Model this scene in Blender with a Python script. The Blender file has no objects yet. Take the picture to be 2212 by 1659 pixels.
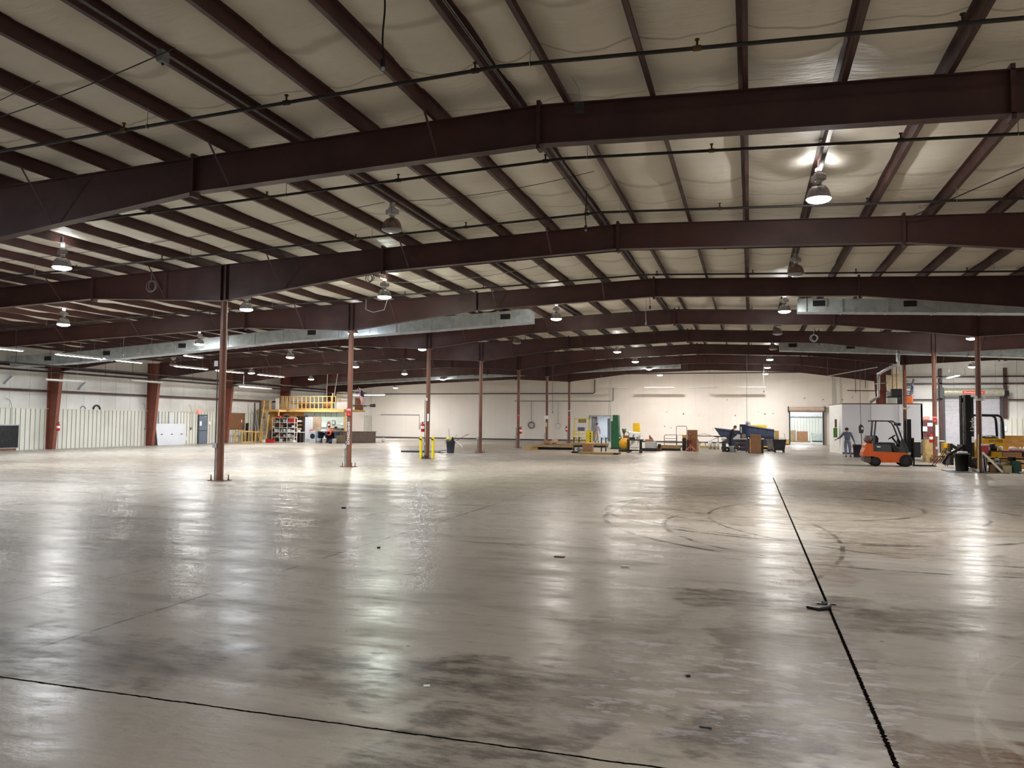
import bpy, math, random
from mathutils import Vector, Matrix, Euler
R = random.Random(7)
S = bpy.context.scene
C = S.collection

# ---------------------------------------------------------------- camera
F_PX, YAW, PITCH, ROLL, EYE = 1679.9, 0.2974, 0.0486, 0.0093, 1.788
cam_d = bpy.data.cameras.new('camera'); cam = bpy.data.objects.new('camera', cam_d); C.objects.link(cam)
cam_d.sensor_width = 36.0; cam_d.lens = 36.0 * F_PX / 2212.0
cam_d.clip_end = 400; cam_d.clip_start = 0.05
cam.matrix_world = (Matrix.Translation((0, 0, EYE)) @ Matrix.Rotation(YAW, 4, 'Z') @ Matrix.Rotation(math.pi/2 + PITCH, 4, 'X') @ Matrix.Rotation(ROLL, 4, 'Z'))
S.camera = cam
# ---------------------------------------------------------------- view, world
S.view_settings.view_transform = 'Standard'; S.view_settings.look = 'None'
S.view_settings.gamma = 1.0; S.view_settings.use_curve_mapping = False
S.view_settings.exposure = 1.75
w = bpy.data.worlds.new('world'); S.world = w; w.use_nodes = True
w.node_tree.nodes['Background'].inputs[0].default_value = (0.5, 0.55, 0.65, 1)
w.node_tree.nodes['Background'].inputs[1].default_value = 0.02
S.render.engine = 'CYCLES'
cy = S.cycles
cy.use_denoising = True; cy.max_bounces = 5; cy.diffuse_bounces = 4; cy.glossy_bounces = 2; cy.transmission_bounces = 4
cy.transparent_max_bounces = 6; cy.sample_clamp_indirect = 6.0; cy.sample_clamp_direct = 0; cy.caustics_reflective = False; cy.caustics_refractive = False
cy.use_adaptive_sampling = True; cy.adaptive_threshold = .1; cy.adaptive_min_samples = 8; cy.use_light_tree = True; cy.blur_glossy = 0.6
HIGH_BAY_W = 145.0      # radiant power of one lit high bay lamp
TUBE_W = 60.0           # one lit twin strip light

# ---------------------------------------------------------------- materials
class G:
    """tiny node-graph helper"""
    def __init__(s, name):
        s.m = bpy.data.materials.new(name); s.m.use_nodes = True
        s.nt = s.m.node_tree; s.b = s.nt.nodes['Principled BSDF']; s.geo = None
    def n(s, t, **k):
        x = s.nt.nodes.new(t)
        for a, v in k.items(): setattr(x, a, v)
        return x
    def put(s, sock, v):
        if isinstance(v, bpy.types.NodeSocket): s.nt.links.new(v, sock)
        elif v is not None: sock.default_value = v
    def pos(s):
        if not s.geo:
            s.geo = s.n('ShaderNodeNewGeometry'); s.sep = s.n('ShaderNodeSeparateXYZ'); s.nt.links.new(s.geo.outputs['Position'], s.sep.inputs[0])
        return s.geo.outputs['Position']
    def X(s): s.pos(); return s.sep.outputs[0]
    def Y(s): s.pos(); return s.sep.outputs[1]
    def Z(s): s.pos(); return s.sep.outputs[2]
    def f(s, op, a, b=None, c=None, clamp=False):
        x = s.n('ShaderNodeMath', operation=op); x.use_clamp = clamp
        s.put(x.inputs[0], a); s.put(x.inputs[1], b) if b is not None else None
        if c is not None: s.put(x.inputs[2], c)
        return x.outputs[0]
    def scl(s, v, sc):
        x = s.n('ShaderNodeMapping'); s.nt.links.new(v, x.inputs[0]); x.inputs['Scale'].default_value = sc; return x.outputs[0]
    def noise(s, scale, detail=4, rough=.55, vec=None, sc=None, dist=0):
        x = s.n('ShaderNodeTexNoise'); v = vec or s.pos()
        if sc: v = s.scl(v, sc)
        s.nt.links.new(v, x.inputs['Vector']); x.inputs['Scale'].default_value = scale
        x.inputs['Detail'].default_value = detail; x.inputs['Roughness'].default_value = rough; x.inputs['Distortion'].default_value = dist
        return x.outputs['Fac']
    def ramp(s, v, lo, hi, a=0., b=1.):
        x = s.n('ShaderNodeMapRange'); x.interpolation_type = 'SMOOTHSTEP'
        s.put(x.inputs[0], v); x.inputs[1].default_value = lo; x.inputs[2].default_value = hi; x.inputs[3].default_value = a; x.inputs[4].default_value = b
        return x.outputs[0]
    def mix(s, fac, a, b):
        x = s.n('ShaderNodeMix', data_type='RGBA')
        s.put(x.inputs[0], fac)
        for i, v in ((6, a), (7, b)):
            if isinstance(v, tuple) and len(v) == 3: v = v + (1,)
            s.put(x.inputs[i], v)
        return x.outputs[2]
    def bump(s, h, dist=.01, st=1.0):
        x = s.n('ShaderNodeBump'); s.put(x.inputs['Height'], h); x.inputs['Distance'].default_value = dist; x.inputs['Strength'].default_value = st
        s.nt.links.new(x.outputs[0], s.b.inputs['Normal'])

def lin(c):
    return tuple((x/255/12.92 if x/255 <= .04045 else ((x/255+.055)/1.055)**2.4) for x in c) + (1,)
_M = {}
def mat(name, rgb, rough=.55, metal=0., var=.12, nscale=6., emit=None, est=0., alpha=1., spec=.5):
    """painted / plain material: sRGB colour with a little procedural mottling"""
    if name in _M: return _M[name]
    g = G(name); c = lin(rgb)
    if var:
        d = tuple(x*(1-var*2.2) for x in c[:3]) + (1,)
        n = g.n('ShaderNodeTexNoise'); co = g.n('ShaderNodeTexCoord'); g.nt.links.new(co.outputs['Object'], n.inputs['Vector'])
        n.inputs['Scale'].default_value = nscale; n.inputs['Detail'].default_value = 2
        g.put(g.b.inputs['Base Color'], g.mix(g.ramp(n.outputs['Fac'], .35, .75), c, d))
        g.put(g.b.inputs['Roughness'], g.ramp(n.outputs['Fac'], .3, .7, max(.05, rough-.07), min(1, rough+.1)))
    else:
        g.b.inputs['Base Color'].default_value = c; g.b.inputs['Roughness'].default_value = rough
    g.b.inputs['Metallic'].default_value = metal
    g.b.inputs['Specular IOR Level'].default_value = spec
    if emit: g.b.inputs['Emission Color'].default_value = lin(emit); g.b.inputs['Emission Strength'].default_value = est
    if alpha < 1: g.b.inputs['Alpha'].default_value = alpha
    _M[name] = g.m; return g.m

ROUGH = (.25, .38); SPEC = .038
def floor_material(full=True):
    g = G('polished_concrete')
    a = g.noise(.16, 3, .6); b = g.noise(.9, 4, .62, sc=(.55, 1.5, 1)); c = g.noise(5, 5, .7, sc=(.6, 1.6, 1)); d = g.noise(38, 1, .6)
    col = g.mix(g.ramp(a, .32, .68), lin((168, 160, 150)), lin((158, 150, 142)))
    col = g.mix(g.f('MULTIPLY', g.ramp(b, .48, .72), .62), col, lin((112, 102, 90)))
    col = g.mix(g.f('MULTIPLY', g.ramp(c, .53, .75), .45), col, lin((92, 80, 66)))
    col = g.mix(g.f('MULTIPLY', g.ramp(d, .55, .8), .12), col, lin((205, 200, 190)))
    # lighter worn zones
    e = a; col = g.mix(g.f('MULTIPLY', g.ramp(e, .52, .66), .3), col, lin((196, 190, 178)))
    if not full:
        st = g.noise(.55, 4, .65, sc=(.22, 2.6, 1)); col = g.mix(g.f('MULTIPLY', g.ramp(st, .56, .68), .5), col, lin((98, 86, 72)))
        J = g.f('MAXIMUM', g.f('MULTIPLY', g.ramp(g.f('ABSOLUTE', g.f('SUBTRACT', g.X(), .725)), .012, .018, 1., 0.), 1.), g.f('MULTIPLY', g.ramp(g.f('ABSOLUTE', g.f('SUBTRACT', g.Y(), 42.1)), .01, .03, 1., 0.), .6)); col = g.mix(J, col, lin((30, 27, 24)))
        g.put(g.b.inputs['Base Color'], col)
        r1 = g.ramp(b, .35, .7, ROUGH[0], ROUGH[1]); g.put(g.b.inputs['Roughness'], g.f('ADD', r1, g.f('MULTIPLY', g.ramp(c, .45, .75), .12)))
        g.b.inputs['Specular IOR Level'].default_value = SPEC; g.bump(g.f('ADD', g.f('MULTIPLY', g.noise(2.6, 2, .5), .6), g.f('MULTIPLY', c, .9)), .004, .5); return g.m
    # horizontal-running dirt streaks (trucks cross the hall along X)
    st = g.noise(.55, 6, .65, sc=(.22, 2.6, 1)); col = g.mix(g.f('MULTIPLY', g.ramp(st, .56, .68), .5), col, lin((98, 86, 72)))
    wob = g.f('MULTIPLY', g.f('SUBTRACT', g.noise(3, 1, .6), .5), .05); wob2 = g.f('MULTIPLY', g.f('SUBTRACT', d, .5), .03)
    W = g.f('ADD', wob, wob2)
    def band(v, at, hw, soft): # 1 inside the band
        return g.ramp(g.f('ABSOLUTE', g.f('SUBTRACT', v, at)), hw, hw+soft, 1., 0.)
    WN = g.f('SUBTRACT', g.noise(2.3, 3, .6), .5); BRK = g.noise(1.6, 3, .7)
    def vm(op, a_, b_=None):
        x = g.n('ShaderNodeVectorMath', operation=op); g.put(x.inputs[0], a_)
        if b_ is not None: g.put(x.inputs[1], b_)
        return x
    cx_ = g.n('ShaderNodeCombineXYZ'); g.put(cx_.inputs[0], WN); g.put(cx_.inputs[1], WN); PW = vm('ADD', g.pos(), cx_.outputs[0]).outputs[0]
    def box(x0, x1, y0, y1, soft=.15, wv=.4):
        hx, hy = abs(x1-x0)/2, abs(y1-y0)/2
        mp = g.n('ShaderNodeVectorMath', operation='MULTIPLY_ADD'); g.put(mp.inputs[0], PW); mp.inputs[1].default_value = (1/hx, 1/hy, 0); mp.inputs[2].default_value = (-(x0+x1)/2/hx, -(y0+y1)/2/hy, 0)
        ab = vm('ABSOLUTE', mp.outputs[0]).outputs[0]; sp_ = g.n('ShaderNodeSeparateXYZ'); g.put(sp_.inputs[0], ab)
        return g.ramp(g.f('MAXIMUM', sp_.outputs[0], sp_.outputs[1]), 1, 1+soft/min(hx, hy), 1., 0.)
    def stain(col, m, rgb, amt): return g.mix(g.f('MULTIPLY', m, amt), col, lin(rgb))
    mott = g.ramp(c, .38, .62)
    for (x0, x1, y0, y1, rgb, am) in ((-.35, .38, 4.45, 4.98, (62, 52, 46), .85), (-.55, 1.0, 8.1, 8.75, (84, 70, 56), .75), (.8, 1.9, 7.5, 8.4, (78, 66, 50), .6),
                                      (.78, 3.2, 3.2, 5.0, (92, 66, 40), .8), (-2.0, -.9, 3.3, 4.5, (70, 62, 56), .65), (-2.6, -.9, 4.6, 5.6, (70, 60, 55), .5), (-1.3, -.7, 5.8, 7.4, (84, 74, 62), .4),
                                      (-2.6, -.4, 16.0, 22.5, (84, 72, 52), .5), (1.2, 3.2, 11.8, 14.2, (98, 80, 62), .55), (-5.9, -3.9, 4.3, 5.2, (78, 66, 60), .6), (.4, 1.1, 9.6, 11.4, (112, 84, 60), .5),
                                      (-13.5, -8.5, 17.6, 18.2, (104, 98, 88), .7), (-30, -16, 20, 26, (168, 148, 104), .45), (-3.2, -1.9, 5.0, 5.45, (60, 50, 42), .6),
                                      (.05, .75, 4.9, 5.6, (74, 60, 48), .6), (-.2, .6, 6.0, 7.2, (84, 72, 62), .5), (-16, -6, 10.2, 11.4, (92, 84, 76), .3), (2, 6, 17, 24, (104, 92, 78), .4), (-2.5, 9, 14.5, 27, (112, 96, 76), .5), (-9, -4.2, 17, 24, (120, 110, 92), .35), (-.2, .9, 5.6, 8.3, (104, 90, 80), .5), (-12, -7.5, 8.0, 9.0, (92, 82, 74), .45), (-9.5, -7.2, 11.5, 13, (110, 98, 84), .5)):
        m = box(x0, x1, y0, y1); m = g.f('MULTIPLY', m, g.f('ADD', g.f('MULTIPLY', mott, .75), .25)); col = stain(col, m, rgb, min(.95, am*1.15))
    # pale efflorescence near the front
    m = g.f('MULTIPLY', box(-.9, .75, 4.8, 6.4, .5, 1.2), g.ramp(c, .5, .6)); col = stain(col, m, (196, 188, 190), .6)
    # long darker line across by the left columns
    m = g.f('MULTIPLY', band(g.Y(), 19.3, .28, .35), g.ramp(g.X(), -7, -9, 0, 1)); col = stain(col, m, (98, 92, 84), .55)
    # tyre tracks: arcs
    PXY = g.pos()
    def arc(cx, cy_, r, hw, a0=None, brk=.45, y0=None, y1=None, x0=None):
        rr = vm('DISTANCE', PXY, (cx, cy_, 0.)).outputs['Value']
        m = band(g.f('ADD', rr, W), r, hw, hw*1.2); m = g.f('MULTIPLY', m, g.ramp(BRK, brk-.1, brk+.18))
        if y0 is not None: m = g.f('MULTIPLY', m, g.ramp(g.Y(), y0, y0+1, 0, 1))
        if y1 is not None: m = g.f('MULTIPLY', m, g.ramp(g.Y(), y1, y1+1.5, 1, 0))
        return m
    for (cx, cy_, r, hw, y0, y1) in ((1.2, 16.8, 4.1, .035, 12, 21), (1.35, 16.8, 3.95, .02, 12, 20), (.6, 18.5, 2.9, .03, 14, 21), (1.1, 17.5, 3.3, .02, 13, 22), (2.2, 15.5, 4.9, .03, 9.5, 16), (2.6, 14.5, 4.1, .025, 10, 15), (-8, 13, 9.3, .02, 9, 17), (3.8, 16, 4.6, .02, 10, 18)):
        col = stain(col, arc(cx, cy_, r, hw, y0=y0, y1=y1), (50, 42, 34), .85)
    for (cx, cy_, r, hw, y0, y1) in ((4.6, 5.6, 3.25, .018, 4, 8.8), (-3.0, 13.2, 6.3, .015, 5, 11.5), (5.4, 4.5, 4.2, .008, 3, 7), (-.6, 16, 5.1, .02, 8, 13)):
        col = stain(col, arc(cx, cy_, r, hw, brk=.4, y0=y0, y1=y1), (190, 182, 170), .28)
    # small dark specks of dirt
    v = g.n('ShaderNodeTexVoronoi'); v.inputs['Scale'].default_value = 1.3; g.nt.links.new(g.pos(), v.inputs['Vector'])
    col = stain(col, g.ramp(v.outputs['Distance'], .018, .03, 1, 0), (40, 34, 30), .7)
    # joints
    crk = g.f('MULTIPLY', g.f('SUBTRACT', g.noise(4, 4, .75), .5), .05)
    jx = band(g.f('ADD', g.X(), wob2), .725, .011, .006); jy = band(g.f('ADD', g.Y(), crk), 4.18, .007, .006)
    thin = g.f('MAXIMUM', band(g.X(), -6.88, .004, .006), band(g.f('ADD', g.Y(), wob2), 11.5, .004, .006))
    thin = g.f('MAXIMUM', thin, band(g.X(), -14.5, .004, .01)); thin = g.f('MAXIMUM', thin, band(g.Y(), 26.9, .006, .012)); thin = g.f('MAXIMUM', thin, band(g.Y(), 42.1, .01, .02))
    x2 = g.f('MULTIPLY', band(g.f('ADD', g.X(), crk), -5.3, .008, .02), g.f('MULTIPLY', g.ramp(g.Y(), 4.6, 5, 0, 1), g.ramp(BRK, .42, .55)))
    thin = g.f('MAXIMUM', thin, x2)
    col = g.mix(g.f('MULTIPLY', thin, .8), col, lin((50, 44, 38))); J = g.f('MAXIMUM', jx, jy); col = g.mix(J, col, lin((16, 14, 13)))
    g.put(g.b.inputs['Base Color'], col)
    r1 = g.ramp(b, .35, .7, ROUGH[0], ROUGH[1]); r2 = g.f('ADD', r1, g.f('MULTIPLY', g.ramp(c, .45, .75), .12))
    g.put(g.b.inputs['Roughness'], g.f('ADD', r2, g.f('MULTIPLY', J, .5)))
    g.put(g.b.inputs['Specular IOR Level'], g.f('MULTIPLY', g.f('SUBTRACT', 1., J), SPEC))
    h = g.f('ADD', g.f('MULTIPLY', g.noise(2.6, 2, .5), .6), g.f('MULTIPLY', c, .9)); h = g.f('SUBTRACT', h, g.f('MULTIPLY', J, .6))
    g.bump(h, .005, .6)
    return g.m

def insulation_material():
    g = G('roof_insulation')
    a = g.noise(.35, 4, .6); col = g.mix(g.ramp(a, .3, .7), lin((226, 220, 206)), lin((214, 206, 190)))
    b = g.noise(2.2, 5, .6, sc=(1, .25, 1)); col = g.mix(g.f('MULTIPLY', g.ramp(b, .6, .8), .25), col, lin((150, 140, 122)))
    # overlapped facing seams and soiled creases that run across the roof
    wn = g.f('MULTIPLY', g.f('SUBTRACT', g.noise(.8, 2, .5, sc=(1, .2, 1)), .5), .9); u = g.f('MODULO', g.f('ADD', g.f('ADD', g.Y(), wn), 100.), 7.62)
    for at_, hw, soft, am in ((7.62-4.15+.0, .008, .03, .5), (2.15, .02, .12, .35), (5.2, .006, .02, .4)):
        col = g.mix(g.f('MULTIPLY', g.ramp(g.f('ABSOLUTE', g.f('SUBTRACT', u, at_)), hw, hw+soft, 1., 0.), am), col, lin((120, 110, 92)))
    g.put(g.b.inputs['Base Color'], col); g.b.inputs['Roughness'].default_value = .5; g.b.inputs['Specular IOR Level'].default_value = .35
    g.bump(g.f('ADD', g.noise(1.4, 3, .5), g.f('MULTIPLY', g.noise(3.0, 3, .6, sc=(.5, 2.4, 1)), .5)), .08, .5)
    return g.m

def steel_material():
    g = G('maroon_primer_steel')
    a = g.noise(.9, 5, .6); col = g.mix(g.ramp(a, .35, .7), lin((78, 48, 45)), lin((64, 40, 38)))
    b = g.noise(7, 5, .7); col = g.mix(g.f('MULTIPLY', g.ramp(b, .6, .8), .35), col, lin((56, 36, 34)))
    g.put(g.b.inputs['Base Color'], col); g.put(g.b.inputs['Roughness'], g.ramp(a, .3, .7, .42, .6)); return g.m

def column_material():
    g = G('brown_column_paint')
    a = g.noise(1.3, 5, .6, sc=(1, 1, .4)); col = g.mix(g.ramp(a, .35, .7), lin((122, 78, 60)), lin((96, 60, 50)))
    b = g.noise(9, 6, .75); col = g.mix(g.f('MULTIPLY', g.ramp(b, .62, .75), .5), col, lin((160, 110, 88)))
    g.put(g.b.inputs['Base Color'], col); g.put(g.b.inputs['Roughness'], g.ramp(a, .3, .7, .35, .5)); return g.m

def back_wall_material():
    g = G('painted_block_wall')
    a = g.noise(.25, 5, .6); col = g.mix(g.ramp(a, .3, .7), lin((238, 233, 228)), lin((230, 223, 216)))
    # panel joints every 1.22 m and a mid-height course
    u = g.f('ABSOLUTE', g.f('SUBTRACT', g.f('MODULO', g.f('ADD', g.X(), 100.), 1.22), .61)); j = g.ramp(u, .59, .605)
    col = g.mix(g.f('MULTIPLY', j, .15), col, lin((150, 140, 130)))
    # chipped plaster spots, along two heights, only on the right-hand part
    v = g.n('ShaderNodeTexVoronoi'); v.inputs['Scale'].default_value = 1.7; g.nt.links.new(g.pos(), v.inputs['Vector'])
    sp = g.f('MULTIPLY', g.ramp(v.outputs['Distance'], .09, .16, 1, 0), g.ramp(g.noise(14, 3, .7), .4, .5))
    hb = g.f('MAXIMUM', g.ramp(g.f('ABSOLUTE', g.f('SUBTRACT', g.Z(), 4.1)), .08, .2, 1, 0), g.f('MAXIMUM', g.ramp(g.f('ABSOLUTE', g.f('SUBTRACT', g.Z(), 2.7)), .12, .3, 1, 0), g.ramp(g.f('ABSOLUTE', g.f('SUBTRACT', g.Z(), 1.45)), .1, .25, 1, 0)))
    sp = g.f('MULTIPLY', g.f('MULTIPLY', sp, hb), g.ramp(g.X(), -11, -9, 0, 1)); col = g.mix(sp, col, lin((120, 92, 70)))
    g.put(g.b.inputs['Base Color'], col); g.b.inputs['Roughness'].default_value = .6; g.bump(g.noise(5, 4, .6), .01, .3)
    return g.m

def vinyl_wall_material():
    g = G('white_vinyl_wall_insulation')
    a = g.noise(.4, 5, .6); col = g.mix(g.ramp(a, .3, .7), lin((214, 214, 210)), lin((192, 190, 184)))
    u = g.f('ABSOLUTE', g.f('SUBTRACT', g.f('MODULO', g.f('ADD', g.f('ADD', g.X(), g.Y()), 200.), 1.22), .61)); j = g.ramp(u, .585, .605)
    col = g.mix(g.f('MULTIPLY', j, .4), col, lin((140, 138, 132)))
    g.put(g.b.inputs['Base Color'], col); g.b.inputs['Roughness'].default_value = .5; g.bump(g.f('ADD', g.noise(.9, 3, .6), g.f('MULTIPLY', j, -.3)), .08, .5)
    return g.m

def galv_material():
    g = G('galvanised_duct')
    v = g.n('ShaderNodeTexVoronoi'); v.inputs['Scale'].default_value = 5; g.nt.links.new(g.pos(), v.inputs['Vector'])
    col = g.mix(v.outputs['Color'], lin((150, 156, 158)), lin((128, 136, 140)))
    x = g.n('ShaderNodeSeparateColor'); g.nt.links.new(v.outputs['Color'], x.inputs[0])
    col = g.mix(x.outputs[0], lin((184, 192, 196)), lin((160, 170, 176))); g.put(g.b.inputs['Base Color'], col)
    g.b.inputs['Metallic'].default_value = .3; g.put(g.b.inputs['Roughness'], g.ramp(x.outputs[0], 0, 1, .45, .55)); return g.m

def wood_material(name, c1, c2, sc=(1, 1, 8)):
    g = G(name); co = g.n('ShaderNodeTexCoord')
    a = g.noise(3.2, 5, .6, vec=co.outputs['Object'], sc=sc, dist=.6); col = g.mix(g.ramp(a, .35, .7), lin(c1), lin(c2))
    g.put(g.b.inputs['Base Color'], col); g.b.inputs['Roughness'].default_value = .65; return g.m

M_FLOOR = floor_material(); M_FLOOR_FAR = floor_material(False); M_INS = insulation_material(); M_STEEL = steel_material(); M_COL = column_material()
M_BACK = back_wall_material(); M_VINYL = vinyl_wall_material(); M_GALV = galv_material()
M_PINE = wood_material('pine_lumber', (222, 186, 118), (196, 154, 88)); M_PLY = wood_material('plywood', (206, 156, 82), (176, 124, 58), (1, 1, 2))
M_PALLET = wood_material('old_pallet_wood', (168, 142, 104), (132, 108, 78)); M_LUMB = wood_material('grey_lumber', (186, 164, 130), (146, 120, 88))
M_CARD = wood_material('cardboard', (158, 116, 82), (146, 106, 74), (1, 1, 1)); M_BROWNB = wood_material('brown_hardboard', (128, 88, 58), (108, 72, 48), (2, 2, 2))
M_CREAM = mat('cream_wainscot', (212, 211, 200), .45, var=.06, nscale=.6)
M_SEAM = mat("dark_seam", (132, 130, 116), .7, var=0)
M_WHITE = mat('white_paint', (224, 224, 222), .5, var=.05); M_OFFW = mat('office_white', (206, 208, 214), .5, var=.05, nscale=.5)
M_BLACK = mat('black_plastic', (24, 24, 26), .5, var=.1); M_BLKM = mat('black_metal', (22, 22, 24), .4, .3, var=.1)
M_DARKG = mat('dark_grey', (62, 62, 66), .55); M_GREY = mat('mid_grey', (128, 130, 134), .5); M_LGREY = mat('light_grey', (176, 178, 180), .5)
M_YEL = mat('safety_yellow', (236, 214, 40), .45, var=.08); M_MUST = mat('mustard_yellow', (212, 158, 20), .5, var=.1)
M_RED = mat('red_paint', (190, 34, 34), .35, var=.06); M_SIGN = mat('sign_red', (178, 52, 50), .45, var=.05)
M_CHROME = mat('bright_metal', (200, 202, 205), .25, .9, var=.03); M_COND = mat('conduit_steel', (172, 172, 170), .4, .6, var=.05)
M_PIPE = mat('dark_sprinkler_pipe', (46, 42, 40), .5, .3, var=.1); M_BRASS = mat('brass', (96, 76, 50), .35, .8, var=0)
M_GREEN = mat('machine_green', (26, 96, 58), .45, var=.08); M_SLATE = mat('slate_blue_steel', (70, 80, 104), .45, .1, var=.15)
M_RUBBER = mat('tyre_rubber', (22, 21, 20), .8, var=.1); M_PAPER = mat('white_paper', (238, 238, 236), .7, var=0)
M_SKIN = mat('skin', (186, 134, 106), .5, var=.04)
# ---------------------------------------------------------------- mesh helpers
class MB:
    def __init__(s): s.v = []; s.f = []; s.sm = []; s.mi = []; s.cur = 0
    def add(s, vs, fs, smooth=False):
        o = len(s.v); s.v += [tuple(v) for v in vs]; s.f += [tuple(i+o for i in f) for f in fs]; s.sm += [smooth]*len(fs); s.mi += [s.cur]*len(fs); return s
    def box(s, x0, x1, y0, y1, z0, z1, rot=None, piv=None):
        vs = [Vector((x, y, z)) for x in (x0, x1) for y in (y0, y1) for z in (z0, z1)]
        if rot is not None:
            p = Vector(piv) if piv else Vector(((x0+x1)/2, (y0+y1)/2, (z0+z1)/2)); m = Euler(rot).to_matrix(); vs = [m @ (v-p) + p for v in vs]
        return s.add(vs, [(0, 1, 3, 2), (4, 6, 7, 5), (0, 4, 5, 1), (2, 3, 7, 6), (0, 2, 6, 4), (1, 5, 7, 3)])
    def frust(s, x0, x1, y0, y1, z0, z1, ix, iy):  # box tapering towards z0 by ix, iy
        vs = []
        for z, a, b in ((z0, ix, iy), (z1, 0, 0)): vs += [(x0+a, y0+b, z), (x1-a, y0+b, z), (x1-a, y1-b, z), (x0+a, y1-b, z)]
        return s.add(vs, [(3, 2, 1, 0), (4, 5, 6, 7), (0, 1, 5, 4), (1, 2, 6, 5), (2, 3, 7, 6), (3, 0, 4, 7)])
    def bar(s, a, b, wd, ht=None, up=(0, 0, 1)):  # rectangular bar between two points
        ht = ht or wd; a = Vector(a); b = Vector(b); d = (b-a).normalized(); u = Vector(up)
        if abs(d.dot(u)) > .98: u = Vector((0, 1, 0))
        x = d.cross(u).normalized(); u = x.cross(d).normalized(); vs = []
        for p in (a, b):
            for i, j in ((-1, -1), (1, -1), (1, 1), (-1, 1)): vs.append(p + x*i*wd/2 + u*j*ht/2)
        return s.add(vs, [(3, 2, 1, 0), (4, 5, 6, 7), (0, 1, 5, 4), (1, 2, 6, 5), (2, 3, 7, 6), (3, 0, 4, 7)])
    def cyl(s, a, b, r0, r1=None, n=16, caps=True, smooth=True):
        r1 = r0 if r1 is None else r1; a = Vector(a); b = Vector(b); d = (b-a).normalized()
        u = Vector((0, 0, 1)) if abs(d.z) < .9 else Vector((1, 0, 0)); x = d.cross(u).normalized(); y = d.cross(x).normalized()
        vs = []
        for p, r in ((a, r0), (b, r1)): vs += [p + (x*math.cos(2*math.pi*i/n) + y*math.sin(2*math.pi*i/n))*r for i in range(n)]
        s.add(vs, [(i, (i+1) % n, n+(i+1) % n, n+i) for i in range(n)], smooth)
        if caps: s.add(vs, [tuple(range(n))[::-1], tuple(range(n, 2*n))])
        return s
    def tube(s, pts, r, n=8, closed=False):
        pts = [Vector(p) for p in pts]; m = len(pts); vs = []; px = None
        for i, p in enumerate(pts):
            a = pts[i-1] if (i or closed) else p; b = pts[(i+1) % m] if (i < m-1 or closed) else p
            d = (b-a).normalized()
            if px is None:
                u = Vector((0, 0, 1)) if abs(d.z) < .9 else Vector((1, 0, 0)); px = d.cross(u).normalized()
            else: px = (px - d*px.dot(d)).normalized()
            y = d.cross(px)
            rr = r[i] if isinstance(r, (list, tuple)) else r
            vs += [p + (px*math.cos(2*math.pi*k/n) + y*math.sin(2*math.pi*k/n))*rr for k in range(n)]
        k_ = m if closed else m-1
        s.add(vs, [(i*n+k, i*n+(k+1) % n, ((i+1) % m)*n+(k+1) % n, ((i+1) % m)*n+k) for i in range(k_) for k in range(n)], True)
        if not closed: s.add([vs[k] for k in range(n)], [tuple(range(n))[::-1]]); s.add([vs[(m-1)*n+k] for k in range(n)], [tuple(range(n))])
        return s
    def lathe(s, prof, c=(0, 0, 0), n=24, axis='Z', smooth=True):
        vs = []
        for r, h in prof:
            for i in range(n):
                a = 2*math.pi*i/n; p = (r*math.cos(a), r*math.sin(a), h)
                if axis == 'Y': p = (p[0], p[2], p[1])
                if axis == 'X': p = (p[2], p[0], p[1])
                vs.append((p[0]+c[0], p[1]+c[1], p[2]+c[2]))
        m = len(prof)
        return s.add(vs, [(j*n+i, j*n+(i+1) % n, (j+1)*n+(i+1) % n, (j+1)*n+i) for j in range(m-1) for i in range(n)], smooth)
    def prism(s, poly, a0, a1, axis='Y', smooth=False):  # polygon in the plane across 'axis', extruded along it
        def P(u, v, t): return {'Y': (u, t, v), 'X': (t, u, v), 'Z': (u, v, t)}[axis]
        n = len(poly); vs = [P(u, v, a0) for u, v in poly] + [P(u, v, a1) for u, v in poly]
        s.add(vs, [(i, (i+1) % n, n+(i+1) % n, n+i) for i in range(n)], smooth); s.add(vs, [tuple(range(n))[::-1], tuple(range(n, 2*n))]); return s
    def sheet(s, fn, nu, nv, smooth=True, th=0):
        vs = [Vector(fn(i/nu, j/nv)) for j in range(nv+1) for i in range(nu+1)]
        s.add(vs, [(j*(nu+1)+i, j*(nu+1)+i+1, (j+1)*(nu+1)+i+1, (j+1)*(nu+1)+i) for j in range(nv) for i in range(nu)], smooth); return s
    def build(s, name, m, parent=None, bev=0, solid=0, origin=None):
        me = bpy.data.meshes.new(name); o = bpy.data.objects.new(name, me)
        vs = s.v; off = Vector((0, 0, 0))
        if parent is None:
            xs = [v[0] for v in vs]; ys = [v[1] for v in vs]; zs = [v[2] for v in vs]
            off = Vector(((min(xs)+max(xs))/2, (min(ys)+max(ys))/2, min(zs))); vs = [Vector(v)-off for v in vs]
        me.from_pydata([tuple(v) for v in vs], [], s.f); me.update()
        for p, sm, mi in zip(me.polygons, s.sm, s.mi): p.use_smooth = sm; p.material_index = mi
        for mm in (m if isinstance(m, (list, tuple)) else [m]): me.materials.append(mm)
        C.objects.link(o); o.location = off
        if parent: o.parent = parent
        if solid: q = o.modifiers.new('solid', 'SOLIDIFY'); q.thickness = solid; q.offset = 0
        if bev: q = o.modifiers.new('bevel', 'BEVEL'); q.width = bev; q.segments = 2; q.limit_method = 'ANGLE'
        return o
def tag(o, label=None, cat=None, group=None, kind=None):
    if label: o['label'] = label
    if cat: o['category'] = cat
    if group: o['group'] = group
    if kind: o['kind'] = kind
    return o
def thing(name, label, cat, loc=(0, 0, 0), rz=0, group=None, rx=0, ry=0):
    o = bpy.data.objects.new(name, None); C.objects.link(o); o.location = loc; o.rotation_euler = (rx, ry, rz); o.empty_display_size = .2
    return tag(o, label, cat, group)
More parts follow.
